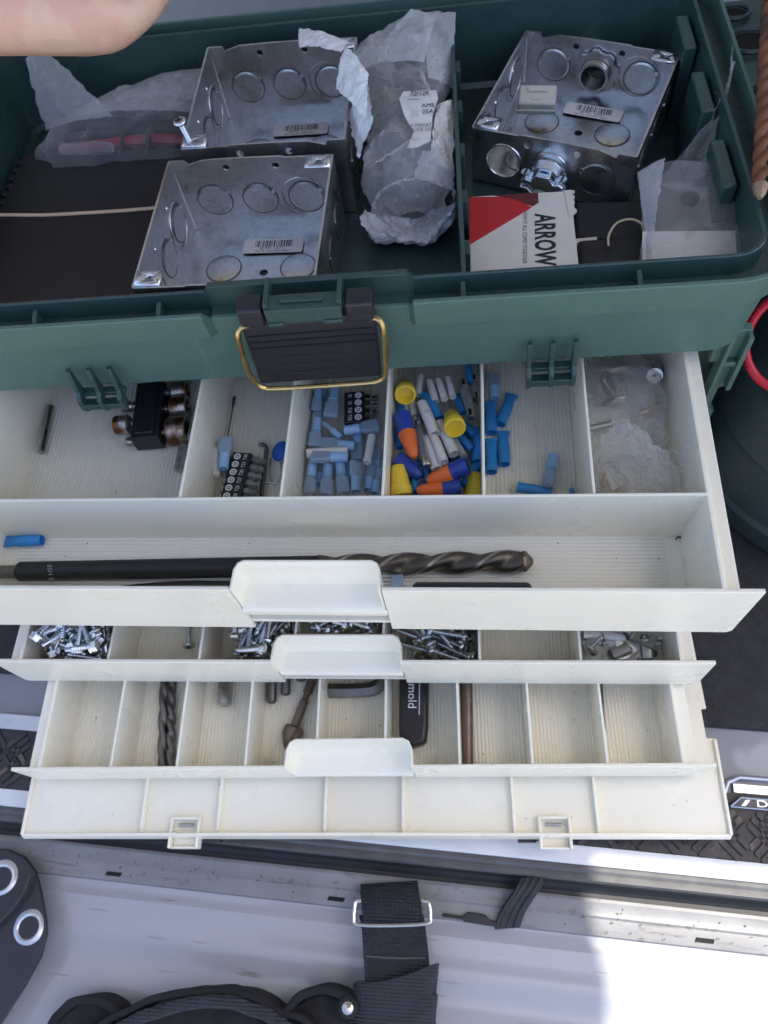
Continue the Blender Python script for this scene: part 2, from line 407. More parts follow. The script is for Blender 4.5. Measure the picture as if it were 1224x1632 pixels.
# van back wall, roof with an unseen slab added to block sun, and the ground outside
strip('van_wall', 'liner', [(79, -19.9), (79, 40), (75, 75), (60, 95)], -140, 140)
SV = rz(3.1) @ SUN
kx = SV.x/SV.z; ky = SV.y/SV.z; ZR = 100; dz = ZR+20
ex = 16.2+dz*kx; ey = 5.75+dz*ky
rf = MB()
def slab(poly): rf.prism(poly, ZR, ZR+4)
slab([(-140, ey), (160, ey), (160, 95), (-140, 95)])
slab([(ex-95, ey-52), (ex+2.2, ey-52), (ex+2.6, ey-12), (ex+2.2, ey-7), (ex, ey-.01), (ex-95, ey-.01)])  # added slab out of view, outline shaped to set the sun patch edge
tag(rf.build('van_roof_sun_block', 'headliner', None, M=rz(-3.1)), kind='structure')
g = MB(); g.add([(-6000, -6000, -62), (6000, -6000, -62), (6000, 6000, -62), (-6000, 6000, -62)], [(0, 1, 2, 3)])
tag(g.build('ground', 'concrete'), kind='structure')

#SECTION toolbox
# ================================================================ the toolbox
BIN = T(0, 28, 0) @ rz(2.0)
tool = thing('toolbox', 'open green toolbox with ivory pull-out drawers and brass wire latch', 'toolbox', T(0, 28, -19.4))
def tpart(b, name, m, M=None, parent=None, **k):
    """part of the toolbox built in world centimetres"""
    base = T(0, -28, 19.4)
    return b.build(name, m, parent or tool, M=(base @ (M if M is not None else Matrix())) if parent is None else M, **k)
# --- top bin
def ring_cols():
    x0, x1, y0, y1, r = -25.0, 25.4, .3, 27.0, 3.0
    cols = []
    for x in [x0+r, -15, -5.36, -5.35, -5.05, -5.04, 0, 5.7, 5.71, 6.0, 6.01, 15, x1-r]: cols.append((x, y0, 0, -1, x))
    for k in range(1, 9):
        a = -PI/2+PI/2*k/8; cols.append((x1-r+r*math.cos(a), y0+r+r*math.sin(a), math.cos(a), math.sin(a), None))
    for y in (10, 20): cols.append((x1, y, 1, 0, None))
    for k in range(0, 9):
        a = PI/2*k/8; cols.append((x1-r+r*math.cos(a), y1-r+r*math.sin(a), math.cos(a), math.sin(a), None))
    for x in (10, -10): cols.append((x, y1, 0, 1, None))
    for k in range(0, 9):
        a = PI/2+PI/2*k/8; cols.append((x0+r+r*math.cos(a), y1-r+r*math.sin(a), math.cos(a), math.sin(a), None))
    for y in (20, 10): cols.append((x0, y, -1, 0, None))
    for k in range(0, 8):
        a = PI+PI/2*k/8; cols.append((x0+r+r*math.cos(a), y0+r+r*math.sin(a), math.cos(a), math.sin(a), None))
    return cols
P_LIP = [(1.0, -.7), (1.0, -.45), (5.4, -.05), (5.55, .34), (7.35, .5), (7.42, .46), (7.42, .24), (6.3, .2), (6.3, -1.1), (7.5, -1.15), (7.55, -1.2), (7.5, -1.38), (2.3, -1.75), (2.0, -2.0)]
P_GAP = [(1.0, -.7), (1.0, -.45), (5.4, -.05), (5.55, -.05), (6.6, -.05), (6.65, -.08), (6.66, -.1), (6.66, -.3), (6.7, -.9), (8.0, -.95), (8.05, -1.0), (8.0, -1.38), (2.3, -1.75), (2.0, -2.0)]
cols_ = ring_cols(); b = MB(); vs = []; fs = []; nP = len(P_LIP)
for (x, y, nx, ny, fxx) in cols_:
    P = P_GAP if (fxx is not None and -5.2 < fxx < 5.9) else P_LIP
    vs += [(x+nx*d, y+ny*d, z) for z, d in P]
n = len(cols_)
for i in range(n):
    j = (i+1) % n
    for k in range(nP-1): fs.append((i*nP+k, j*nP+k, j*nP+k+1, i*nP+k+1))
fs.append(tuple(i*nP+nP-1 for i in range(n))); fs.append(tuple(i*nP for i in range(n))[::-1])
b.add(vs, fs)
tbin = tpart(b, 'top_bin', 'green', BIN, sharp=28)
tbin.data.materials.append(MATS['green_smooth_shaded'])  # inner faces of the same plastic: interior shade put into the darker green
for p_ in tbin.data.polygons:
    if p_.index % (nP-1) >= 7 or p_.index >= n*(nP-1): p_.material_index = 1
def bpart(b, name, m, parent=None, **k): return b.build(name, m, parent or tbin, **k)
for x in (-15.0, -7.9, 8.6, 17.6):
    q = MB(); q.prism([(.15, 6.3), (1.2, 6.3), (1.2, 7.3), (.7, 7.2), (.15, 6.9)], x-.12, x+.12, 'x'); bpart(q, 'rim_rib', 'green_smooth_shaded')
# right inner wall ribs and tool-holder shelf
for y0, y1 in ((7.0, 11.2), (13.4, 17.4), (19.5, 23.2)):
    q = MB(); q.prism([(y0, 2.1), (y1, 2.1), (y1-.15, 7.0), (y0+.15, 7.0)], 22.95, 23.75, 'x'); bpart(q, 'wall_rib', 'green_smooth_shaded', bevel=.12)
q = MB()
q.prism([(25.6, 8.5), (31.5, 8.5), (31.5, 28), (25.6, 28)], 4.3, 4.7)
q.prism([(31.5, 8.5), (31.9, 8.5), (31.9, 28), (31.5, 28)], 2.0, 7.2)
hs = bpart(q, 'tool_holder_shelf', 'green_smooth_shaded', bevel=.1)
for x, y, r in ((28.2, 12, .9), (28.5, 17.5, 1.25), (28.2, 23, 1.25), (27.8, 26.3, .8)):
    q = MB(); ang = [2*PI*k/28 for k in range(28)]
    q.tube([(x+r*1.25*math.cos(a), y+r*math.sin(a), 4.95) for a in ang], .16, 8, True); q.build('tool_ring', 'green_smooth_shaded', hs)
    q = MB(); q.prism([(x+r*1.2*math.cos(a), y+r*.95*math.sin(a)) for a in ang], 4.7, 4.72); q.build('tool_hole', 'dark_hole', hs)
# divider with notched tabs
q = MB(); q.box(8.55, 8.8, 1.75, 25.2, 2.0, 7.0); dv = bpart(q, 'divider', 'green_smooth_shaded', bevel=.05)
for y in (4.2, 8.3, 12.4, 16.5, 20.6):
    q = MB(); q.prism([(y, 3.2), (y+1.5, 3.2), (y+1.2, 6.2), (y+.1, 6.2)], 8.8, 9.12, 'x'); q.build('tab', 'green_smooth_shaded', dv, bevel=.05)
# latch
lt = MB()
lt.prism([(-3.05, 7.6), (4.0, 7.6), (4.0, 6.6), (3.85, 2.45), (-3.3, 2.35), (-3.15, 6.6)], -.95, -.2, 'y')
lt.box(-3.05, -1.7, -1.1, .1, 7.3, 8.6); lt.box(2.55, 4.0, -1.1, .1, 7.3, 8.6)
latch = bpart(lt, 'latch', 'black_plastic', bevel=.16, segs=3)
for i, z in enumerate((6.6, 6.1, 5.6)):
    w0 = -3.0; q = MB(); q.tube([(w0, -.97, z-.12), (0, -.975, z-.05), (3.8, -.97, z+.02)], .06, 6); q.build('groove', 'dark_hole', latch)
for i, z in enumerate((4.7, 4.0, 3.3)):
    q = MB(); q.tube([(-1.7, -.97, z-.05), (2.2, -.97, z+.06)], .04, 6); q.build('rib', 'black_plastic', latch)
ct = MB(); hz = .85
ct.box(-1.55, 2.4, -1.05, -.15, 7.55+hz, 7.8+hz); ct.box(-1.55, 2.4, -1.25, -1.0, 6.85+hz, 7.8+hz); ct.box(-1.6, -1.35, -1.05, .9, 7.4+hz, 8.0+hz); ct.box(2.2, 2.45, -1.05, .9, 7.4+hz, 8.0+hz)
ct.box(-.75, 1.5, -.8, -.5, 7.8+hz, 7.95+hz); ct.box(-1.5, -.7, -1.35, -1.24, 6.7+hz, 6.95+hz); ct.box(1.4, 2.38, -1.35, -1.24, 6.7+hz, 6.95+hz); ct.box(-1.5, 2.35, -1.2, -.9, 6.7+hz, 6.9+hz)
bpart(ct, 'latch_hinge', 'green_smooth_shaded', bevel=.05)
wr = MB()
wp = [(-2.7, -.8, 7.2), (-3.1, -1.0, 7.25), (-3.35, -1.15, 6.9), (-3.45, -1.2, 6.0), (-3.58, -1.2, 4.2), (-3.5, -1.2, 3.1), (-3.35, -1.2, 2.6), (-3.0, -1.2, 2.3), (-2.4, -1.2, 2.2), (0, -1.2, 2.2), (3.0, -1.2, 2.28), (3.6, -1.2, 2.38), (4.0, -1.2, 2.7), (4.15, -1.2, 3.3), (4.35, -1.2, 5.8), (4.38, -1.15, 6.9), (4.2, -1.0, 7.25), (3.75, -.8, 7.25)]
def smooth(pts, n=4):
    pts = [Vector(p) for p in pts]; out = []
    for i in range(len(pts)-1):
        a, b_, c, d = pts[max(i-1, 0)], pts[i], pts[i+1], pts[min(i+2, len(pts)-1)]
        for k in range(n):
            t = k/n; out.append(.5*((2*b_)+(c-a)*t+(2*a-5*b_+4*c-d)*t*t+(3*b_-a-3*c+d)*t**3))
    return out+[pts[-1]]
wr.tube(smooth(wp, 3), .15, 10); bpart(wr, 'latch_wire', 'brass')
# three-finger catches hanging from the front
for x0 in (-15.0, 12.1):
    hk = MB(); hk.box(x0, x0+2.9, -.15, .35, 1.05, 1.35); hk.box(x0, x0+2.85, -.72, -.1, .62, .8); hk.box(x0, x0+2.85, -.78, -.66, .45, .95)
    h = bpart(hk, 'catch', 'green_smooth_shaded', bevel=.05)
    for i in range(3):
        x = x0+i*1.28; q = MB(); q.prism([(.3, 3.3), (.0, 3.3), (-.2, 2.6), (-.4, 1.7), (-.8, 1.4), (-.85, .6), (-.65, .15), (-.5, .15), (-.5, .7), (-.1, 1.02), (.25, 1.02)], x, x+.28, 'x'); q.build('finger', 'green_smooth_shaded', h, bevel=.05)
# --- body behind the drawers
bd = MB()
bd.box(-24.6, 24.6, 52, 54.5, -19.3, .6); bd.box(-24.6, 24.6, 30, 54.5, -19.4, -18.6); bd.box(-25, -23.2, 31.5, 52, -19.2, .7); bd.box(23.2, 25.2, 32.5, 52, -19.2, .7)
bd.box(-24.6, 24.6, 31.5, 54, .62, .92)
body = tpart(bd, 'body', 'green_smooth_shaded', bevel=.1)
sp = MB()
sp.prism([(22.75, .7), (25.4, .7), (25.4, -4.6), (24.9, -4.9), (24.9, -7.2), (25.3, -7.5), (25.1, -10.5), (24.2, -10.5), (24.2, -2.2), (23.6, -2.2), (23.6, -.6), (22.75, -.6)], 31.2, 31.8, 'y')
sp.box(24.15, 24.4, 30.7, 31.2, -9, .6); sp.box(25.1, 25.4, 30.6, 31.2, -4.4, .6); sp.box(24.4, 25.1, 30.8, 31.2, -2.2, -1.8); sp.box(23.2, 25.6, 31.8, 36, -19.2, -11)
spo = tpart(sp, 'side_frame', 'green', bevel=.06)

# --- drawers
def drawer(x_shift, yaw, zr, zf, w0, yfront, depth, parts_x, hb, flange, wall_y=None, ow=.95, piv=10.0, pick='x', zpan=None):
    """one drawer; local frame pivots at (x_shift, piv)"""
    M = T(x_shift, piv, 0) @ rz(yaw)
    fy = yfront-piv; by = fy+depth
    b = MB()
    t = .18
    # corrugated floor
    vs = []; fs = []
    def corr(xa, xb, ya, yb, ax):
        k0 = len(b.v); step = .125
        nn = int(((xb-xa) if ax == 'x' else (yb-ya))/step)
        v = []; f = []
        for i in range(nn+1):
            c = (xa if ax == 'x' else ya)+i*step; z = zf+(-.03 if i % 2 else .045)
            if ax == 'x': v += [(c, ya, z), (c, yb, z)]
            else: v += [(xa, c, z), (xb, c, z)]
        for i in range(nn): f.append((2*i, 2*i+2, 2*i+3, 2*i+1))
        b.add(v, f)
    wi = w0-.05
    if wall_y is None: corr(-wi, wi, fy+.1, by, 'x')
    else:
        corr(-wi+1.2, wi-1.2, fy+.1+.3, wall_y-piv, 'y'); corr(-wi, wi, wall_y-piv, by, 'x')
        b.box(-wi, wi, fy, by, zf-.22, zf-.02)
    b.box(-w0, w0, fy, by, zf-.35, zf-.16)
    for s in (-1, 1):
        x = s*w0
        b.prism([(x-s*.35, zf-.3), (x-s*.05, zr-.02), (x+s*t, zr-.02), (x+s*t, zr-.42), (x+s*ow, zr-.42), (x+s*ow, zr-.65), (x+s*t, zr-.65), (x+s*(t-.1), zf-.35)], fy+.02, by, 'y')
        b.prism([(x+s*(ow-.12), zr-.66), (x+s*ow, zr-.66), (x+s*(ow-.1), zf), (x+s*(ow-.22), zf)], fy+.02, by, 'y')
    b.box(-w0, w0, by-t, by, zf, zr)
    d = tpart(b, 'drawer', 'ivory', M, sharp=40, bevel=.04, segs=2)
    # front panel, left and right of the finger recess, with the recess between
    x0, x1 = -flange, flange; zb = zpan
    h = 4.05
    for xa, xb in ((x0, -h-.12), (h+.12, x1)):
        q = MB(); q.prism([(xa, zr+.03), (xb, zr+.03), (xb, zb), (xa+(.25 if xa == x0 else 0), zb), (xa, zb+.3)] if xa == x0 else [(xa, zr+.03), (xb, zr+.03), (xb, zb+.3), (xb-.25, zb), (xa, zb)], fy-.14, fy+.1, 'y')
        q.build('front_panel', 'ivory', d, bevel=.05)
    q = MB(); dpt = hb; prof = [(fy+dpt, zr+.06), (fy+dpt-.12, zr-1.0), (fy+dpt-.22, zr-1.9), (fy+dpt-.42, zr-2.3), (fy+.25, zr-2.55), (fy-.05, zr-2.65), (fy-.2, zr-2.8), (fy-.2, zr-3.3)]
    if zr-zf < 4.4: prof = [(y, zr+(z-zr)*.85) for y, z in prof]
    vs = []; fs = []; xs = [-h-.05, -h+.0, -h+.18, -h+.5, 0, h-.5, h-.18, h, h+.05]; dd = [.9, .34, .1, 0, 0, 0, .1, .34, .9]
    for i, x in enumerate(xs):
        for j, (y, z) in enumerate(prof):
            yy = y-dd[i]*(y-(fy-.05)) if j < 6 else y
            if i in (0, 8): yy = fy-.1
            vs.append((x, yy, z))
    m_ = len(prof)
    for i in range(len(xs)-1):
        for j in range(m_-1): fs.append((i*m_+j, i*m_+j+1, (i+1)*m_+j+1, (i+1)*m_+j))
    q.add(vs, fs); fr_ = q.build('finger_pull', 'ivory', d, sharp=60)
    so_ = fr_.modifiers.new('thick', 'SOLIDIFY'); so_.thickness = .0012; so_.offset = -1
    sb_ = fr_.modifiers.new('bev', 'BEVEL'); sb_.width = .0004; sb_.segments = 2; sb_.limit_method = 'ANGLE'
    # partitions
    py0 = fy+.12 if wall_y is None else wall_y-piv+.09
    for x in parts_x:
        q = MB(); q.prism([(x-.16, zf), (x+.16, zf), (x+.075, zr-.03), (x-.075, zr-.03)], py0 if not (-h < x < h and wall_y is None) else fy+hb+.05, by-t, 'y'); q.build('partition', 'ivory', d, bevel=.03)
    if wall_y is not None:
        q = MB(); y = wall_y-piv; q.prism([(y-.13, zf), (y+.13, zf), (y+.09, zr), (y-.09, zr)], -w0, w0, 'x'); q.build('partition', 'ivory', d, bevel=.04)
    return M
D1 = drawer(0, 0, 0, -5.0, 21.5, 15.14, 30, (-7.92, -1.92, 3.94, 9.61, 15.58), 1.64, 23.5, wall_y=20.69, zpan=-6.05)
D2 = drawer(.36, .74, -9.18, -13.0, 21.1, 13.92, 28, (-15.1, -8.95, -2.75, 2.98, 9.05, 15.2), 1.65, 23.1, zpan=-13.75)
D3 = drawer(.8, 2.04, -13.56, -17.0, 21.03, 8.24, 30, (-16.05, -11.5, -6.85, -2.15, 2.4, 7.2, 11.8, 16.45), 1.67, 23.0, zpan=-17.2)
# --- fold-down cover under the lowest drawer
CV = T(1.2, 10, 0) @ rz(2.14)
cv = MB(); o_ = 10-.0
out = [(-24.0, -5.5), (24.0, -5.5), (24.1, .6), (23.5, .62), (23.5, 2.6), (23.85, 2.62), (23.6, 20), (-23.6, 20), (-23.7, -1.5), (-23.95, -1.6)]
cv.prism(out, -17.95, -17.75)
for s in (-1, 1): cv.prism([(s*24.0, -5.5), (s*24.08, .5), (s*23.88, .5), (s*23.8, -5.5)], -17.75, -17.45)
cover = tpart(cv, 'front_cover', 'ivory', CV, bevel=.05)
lip = MB(); pts = []
N = 40
vs = []; fs = []
for i in range(N+1):
    x = -23.9+47.8*i/N; e = abs(x)/23.9; hgt = .22 if abs(x) > 19.2 else .22+.5*(1-((abs(x)/19.2)))**.55+.22
    yo = .55*(1-e*e)*0
    vs += [(x, -5.72, -17.95), (x, -5.6, -17.75+hgt), (x, -5.42, -17.75+hgt), (x, -5.4, -17.76)]
for i in range(N):
    for k in range(3): fs.append((i*4+k, i*4+k+1, i*4+4+k+1, i*4+4+k))
lip.add(vs, fs); lo = lip.build('lip', 'ivory', cover, sharp=40)
for x in (-15.25, -9.85, -2.45, 2.85, 10.2, 15.6):
    q = MB(); q.prism([(-5.4, -17.76), (-1.5, -17.76), (-1.5, -17.2), (-5.0, -17.25), (-5.4, -17.5)], x-.09, x+.09, 'x'); q.build('rib', 'ivory', cover, bevel=.03)
for x in (-12.15, 12.8):
    q = MB(); q.box(x-1.05, x-.87, -6.35, -4.35, -18.2, -17.25); q.box(x+.87, x+1.05, -6.35, -4.35, -18.2, -17.25); q.box(x-.87, x+.87, -4.55, -4.35, -18.2, -17.25); q.box(x-.87, x+.87, -6.35, -6.2, -18.2, -17.5); q.box(x-.87, x+.87, -6.2, -4.55, -18.2, -17.85)
    sk = q.build('latch_socket', 'ivory', cover, bevel=.06)
    q = MB(); q.tube([(x-.5, -4.85, -17.62), (x+.5, -4.85, -17.62)], .12, 8); q.build('latch_pin', 'steel', sk)
    q = MB(); q.box(x+1.2, x+2.4, -5.9, -5.5, -18.5, -18.05) if x < 0 else q.box(x-2.4, x-1.2, -5.9, -5.5, -18.5, -18.05); q.build('foot', 'black_plastic', sk)

#SECTION bin_contents
# ================================================================ what lies in the top bin
def sheet_holes(outer, holes):
    """flat sheet (xz plane points) with round holes -> verts, faces"""
    bm = bmesh.new(); es = []
    def loop(pts):
        vs = [bm.verts.new((p[0], 0, p[1])) for p in pts]
        for i in range(len(vs)): es.append(bm.edges.new((vs[i], vs[(i+1) % len(vs)])))
    loop(outer)
    for (cx, cz, r) in holes: loop([(cx+r*math.cos(2*PI*k/20), cz+r*math.sin(2*PI*k/20)) for k in range(20)])
    bmesh.ops.triangle_fill(bm, use_beauty=True, edges=es, normal=(0, 1, 0))
    bm.verts.index_update(); vs = [v.co.copy() for v in bm.verts]; fs = [tuple(v.index for v in f.verts) for f in bm.faces]; bm.free(); return vs, fs
def steel_box(label, M, opened=(), lab=True, H=5.4, kz=2.45, digits='85991 16711', code='Steel City  521711234E  Made in'):
    """square steel junction box 10.2 x 10.2 x 5.4; walls: 0 front, 1 right, 2 back, 3 left"""
    t = thing('junction_box', label, 'junction box', M, 'galvanised junction boxes in the top bin')
    W = 5.1
    b = MB()
    vs, fs = sheet_holes([(-W, -W), (W, -W), (W, W), (-W, W)], [(.2, .95, .28), (-1.6, -4.0, .2)])
    b.add([(v.x, v.z, .06) for v in vs], fs)
    bo = b.build('base', 'galv', t, sharp=0); m_ = bo.modifiers.new('s', 'SOLIDIFY'); m_.thickness = .0012; m_.offset = 0
    for k in range(4):
        Wm = rz(90*k) @ T(0, -W, 0)
        flip = -1 if k in (0, 2) else 1
        if k in (0, 2): outer = [(-W, .0), (W, .0), (W, H-.05), (W-1.0, H-.05), (W-1.15, H-.35), (W-2.2, H-.05), (.6, H), (-2, H-.02), (-2.1, H-.1), (-W, H-.12)]
        else: outer = [(-W, 0), (W, 0), (W, H-.08), (-W, H-.08)]
        holes = [(-1.5, H-.62, .22), (1.6, H-.62, .22)] if k in (0, 2) else []
        for kk, xx in opened:
            if kk == k: holes.append((xx, kz, 1.12))
        vs, fs = sheet_holes(outer, holes); q = MB(); q.add(vs, fs); wl = q.build('wall', 'galv', t, M=Wm, sharp=0)
        m_ = wl.modifiers.new('s', 'SOLIDIFY'); m_.thickness = .0013; m_.offset = 0
        for xx in (-3.0, 0, 3.0):
            if (k, xx) in opened:
                q = MB(); q.tube([(xx+1.15*math.cos(2*PI*i/32), -.08, kz+1.15*math.sin(2*PI*i/32)) for i in range(32)], .07, 6, True); q.build('hole_rim', 'zinc', wl); continue
            # pressed knockout: groove ring and disc standing a little proud of both faces
            q = MB(); q.lathe([(-.14, .86), (-.15, .98), (-.1, 1.1), (0, 1.13), (.1, 1.1), (.15, .98), (.14, .86)], 40, M=T(xx, 0, kz) @ rz(90), closed=True)
            q.build('knockout', 'galv', wl, sharp=25)
            q = MB(); q.tube([(xx+1.15*math.cos(2*PI*i/36), .09, kz+1.15*math.sin(2*PI*i/36)) for i in range(36)], .026, 6, True); q.tube([(xx+1.15*math.cos(2*PI*i/36), -.09, kz+1.15*math.sin(2*PI*i/36)) for i in range(36)], .026, 6, True); q.build('knockout_edge', 'steel_dark', wl)
            if xx == -3.0 or (k in (1, 3) and xx == 3.0):
                q = MB(); q.tube([(xx+.18+1.38*math.cos(2*PI*i/36), .09, kz+.05+1.38*math.sin(2*PI*i/36)) for i in range(36)], .055, 6, True); q.build('knockout_ring', 'galv', wl)
            q = MB(); q.lathe([(-.15, .1), (.15, .13)], 8, M=T(xx-.95, 0, kz+.5) @ rz(90)); q.build('weld_dot', 'zinc', wl)
        if k in (1, 3):
            for xx in (-2.2, 1.2):
                q = MB(); q.lathe([(-.12, .06), (.05, .16), (.12, .1)], 8, M=T(xx, .05, H-1.1) @ rz(90)); q.build('weld_dot', 'zinc', wl)
        # seam at the corner
        q = MB(); q.tube([(-W+.07, .07, .2), (-W+.07, .07, H-1.4), (-W+.12, .1, H-1.2), (-W+.05, .05, H-.3)], .07, 6); q.build('seam', 'galv', wl)
    for x, y in ((-2.5, 1.35), (2.4, 1.35), (-2.5, -2.6), (2.4, -2.6)):
        q = MB(); q.lathe([(-.02, 1.12), (.12, 1.1), (.15, 1.02), (.15, .2), (.14, 0.01)], 32, M=T(x, y, .06) @ ry(-90)); q.build('knockout', 'galv', bo, sharp=25)
        q = MB(); q.tube([(x+1.14*math.cos(2*PI*i/36), y+1.14*math.sin(2*PI*i/36), .13) for i in range(36)], .045, 6, True); q.build('knockout_edge', 'steel_dark', bo)
        q = MB(); q.lathe([(0, .2), (.12, .16), (.16, .02)], 10, M=T(x+.05, y-1.0, .1) @ ry(-90)); q.build('weld_dot', 'brass', bo)
    for sx in (-1, 1):
        e = MB(); vs, fs = sheet_holes([(-.75, -.55), (.75, -.55), (.75, .55), (-.75, .55)], [(.05, 0, .17)]); e.add([(v.x, v.z, 0) for v in vs], fs)
        eo = e.build('screw_ear', 'zinc', t, M=T(sx*(W-.8), sx*(W-.6), H-.12)); m_ = eo.modifiers.new('s', 'SOLIDIFY'); m_.thickness = .0012
    if lab:
        lb = thing_label(t, T(.55, 3.15, .24) @ Matrix.Scale(.78, 4), digits, code)
    return t
def thing_label(t, M, digits, code):
    q = MB(); a = []
    for cx, cy, s0 in ((2.3, .55, 0), (-2.3, .55, 90), (-2.3, -.55, 180), (2.3, -.55, 270)):
        for k in range(5): a.append((cx+.25*math.cos(R(s0+22.5*k)), cy+.25*math.sin(R(s0+22.5*k))))
    q.prism(a, 0, .02); lb = q.build('sticker', 'label_paper', t, M=M)
    q = MB(); rr = random.Random(3); x = -1.55
    while x < 1.6:
        w_ = rr.choice((.04, .04, .08, .12)); q.box(x, x+w_, -.1, .62, .021, .025); x += w_+rr.choice((.05, .05, .1))
    q.build('barcode', 'ink', lb)
    text(digits, .38, T(0, -.27, .022), 'ink', lb, space=1.1)
    text(code, .27, T(-.05, -.58, .022), 'ink', lb, sx=.8, shear=.2)
    return lb
FZ = 2.02
bx1 = steel_box('galvanised junction box nearest the front latch with barcode sticker inside', T(-4.4, 34.95, FZ+.08) @ rz(-1.2))
bx2 = steel_box('galvanised junction box behind another, a loose screw standing on its corner', T(-3.65, 46.4, FZ+.08) @ rz(-.5))
bx3 = steel_box('tilted galvanised junction box right of the divider with a clamp connector in its side', T(15.75, 46.6, FZ+.12) @ rz(-21), opened=((0, -3.0), (0, 0), (2, 0)), digits='85991 16447', H=3.9, kz=1.85)
# loose screw on the corner of the far box
def pan_screw(L, rd, rh, m='zinc', pitch=.14, drill=False, seg=10, hh=.2):
    b = MB(); pr = [(0, rh*.55), (.03, rh*.85), (hh*.6, rh), (hh, rh), (hh+.02, rd*.8)]
    x = hh+.05; ro = rd; ri = rd*.68; tip = L*.18
    while x < L-(tip):
        pr += [(x, ri), (x+pitch*.45, ro), (x+pitch*.6, ro), (x+pitch, ri)]; x += pitch
    if drill: pr += [(x, ri*1.05), (L-.1, ri*1.05), (L, .01)]
    else: pr += [(x, ri), (x+tip*.5, ro*.6), (L, .01)]
    b.lathe(pr, seg)
    return b
def cross(r): 
    q = MB(); q.box(-.012, .05, -r*.55, r*.55, -r*.12, r*.12); q.box(-.014, .05, -r*.12, r*.12, -r*.55, r*.55); return q
def machine_screw(name, label, M, L=1.9, rd=.2, rh=.42, m='zinc'):
    t = thing(name, label, 'screw', M); pan_screw(L, rd, rh, m).build('shank', m, t, sharp=50); cross(rh).build('recess', 'dark_hole', t); return t
machine_screw('machine_screw', 'small machine screw standing in the corner tab of the far junction box', T(-8.55, 41.95, FZ+5.4+1.5) @ rz(20) @ ry(83))
# clamp connector in the right box + locknut connector inside
def clamp(M):
    t = thing('cable_clamp', 'zinc cable clamp connector with two screws on the side of the tilted box', 'connector', M)
    b = MB(); b.lathe([(.6, 1.0), (.0, 1.02), (-.1, 1.3), (-.5, 1.34), (-.55, 1.2), (-1.0, 1.15), (-1.25, 1.1), (-1.25, .85), (-.2, .8)], 28, closed=False); b.build('collar', 'zinc', t)
    b = MB(); b.prism([(-1.5, .1), (-1.15, .35), (-.75, .2), (-.45, .75), (.45, .75), (.75, .2), (1.15, .35), (1.5, .1), (1.5, -.1), (1.0, -.1), (.5, -.4), (-.5, -.4), (-1.0, -.1), (-1.5, -.1)], -1.7, -.7, 'x'); b.build('strap', 'zinc', t, bevel=.12, segs=3)
    b = MB(); b.prism([(-1.5, -.3), (-1.0, -.3), (-.6, -.75), (0, -.95), (.6, -.75), (1.0, -.3), (1.5, -.3), (1.5, -.5), (1.1, -.55), (.7, -1.05), (0, -1.25), (-.7, -1.05), (-1.1, -.55), (-1.5, -.5)], -1.75, -.8, 'x'); b.build('saddle', 'zinc', t, bevel=.06)
    for s in (-1, 1):
        b = MB(); b.lathe([(0, .3), (.1, .34), (.22, .3), (.23, .16), (2.2, .16)], 12, M=T(-1.25, s*1.27, .55) @ ry(90)); sc_ = b.build('clamp_screw', 'zinc', t)
        q = MB(); q.box(-.3, .3, -.05, .05, -.02, .04, M=T(-1.25, s*1.27, .57)); q.build('slot', 'dark_hole', sc_)
    return t
B3 = T(15.75, 46.6, FZ+.12) @ rz(-21)
clamp(B3 @ T(0, -5.15, 1.85) @ rz(90) @ Matrix.Scale(.92, 4))
nut = thing('conduit_locknut', 'ring locknut and threaded connector inside the back wall of the tilted box', 'connector', B3 @ T(0, 4.95, 1.9) @ rz(-90))
b = MB(); pts = []
for k in range(48): pts.append(((1.38+(.16 if (k % 6) in (0, 1, 2) else 0))*math.cos(2*PI*k/48), (1.38+(.16 if (k % 6) in (0, 1, 2) else 0))*math.sin(2*PI*k/48)))
inn = [(1.02*math.cos(2*PI*k/48), 1.02*math.sin(2*PI*k/48)) for k in range(48)]
vs = []; fs = []
for h in (0, .25): vs += [(h, *p) for p in pts]+[(h, *p) for p in inn]
for k in range(48):
    j = (k+1) % 48
    fs += [(k, j, 48+j, 48+k), (96+k, 144+k, 144+j, 96+j), (k, 96+k, 96+j, j), (48+k, 48+j, 144+j, 144+k)]
b.add(vs, fs); b.build('locknut', 'steel', nut)
b = MB(); b.lathe([(-.5, 1.0), (.3, 1.0), (.42, 1.04), (.5, 1.0), (.6, 1.04), (.75, .98), (.75, .84), (-.5, .84)], 32, closed=False); b.build('sleeve', 'steel', nut)
# beige snap plug and two clips in the tilted box
pg = thing('snap_plug', 'square cream plastic plug sitting in the tilted junction box', 'plug', B3 @ T(-2.9, 1.2, 1.55) @ rz(14) @ rx(16))
b = MB(); b.box(-1.25, 1.25, -.75, .75, 0, .9); b.build('block', 'beige', pg, bevel=.18, segs=3)
b = MB(); b.box(-.65, .65, .1, .5, .9, 1.05); b.box(-.3, .3, -.45, -.2, .9, .96); b.box(-1.3, 1.3, -.85, -.74, .0, .35); b.build('ridge', 'beige', pg, bevel=.06)
q = MB(); q.box(-.3, .3, -1.3, 1.3, 0, .12); q.box(-.34, -.28, -1.3, 1.3, 0, .8); q.box(.28, .34, -1.3, 1.3, 0, .8)
tag(q.build('channel_clip', 'alu', None, bevel=.03, M=B3 @ T(-3.9, -2.2, 1.3) @ rz(8) @ rx(-12) @ ry(14)), 'narrow grey metal channel clip leaning in the tilted box corner', 'clip')
q = MB(); q.lathe([(0, .2), (.3, .42), (.9, .45), (1.4, .25), (2.2, .2), (2.3, .1)], 12)
tag(q.build('wing_screw', 'steel', None, M=B3 @ T(-2.7, -2.0, .75) @ rz(-75)), 'dull stubby metal plug lying beside the channel clip in tilted box', 'plug')

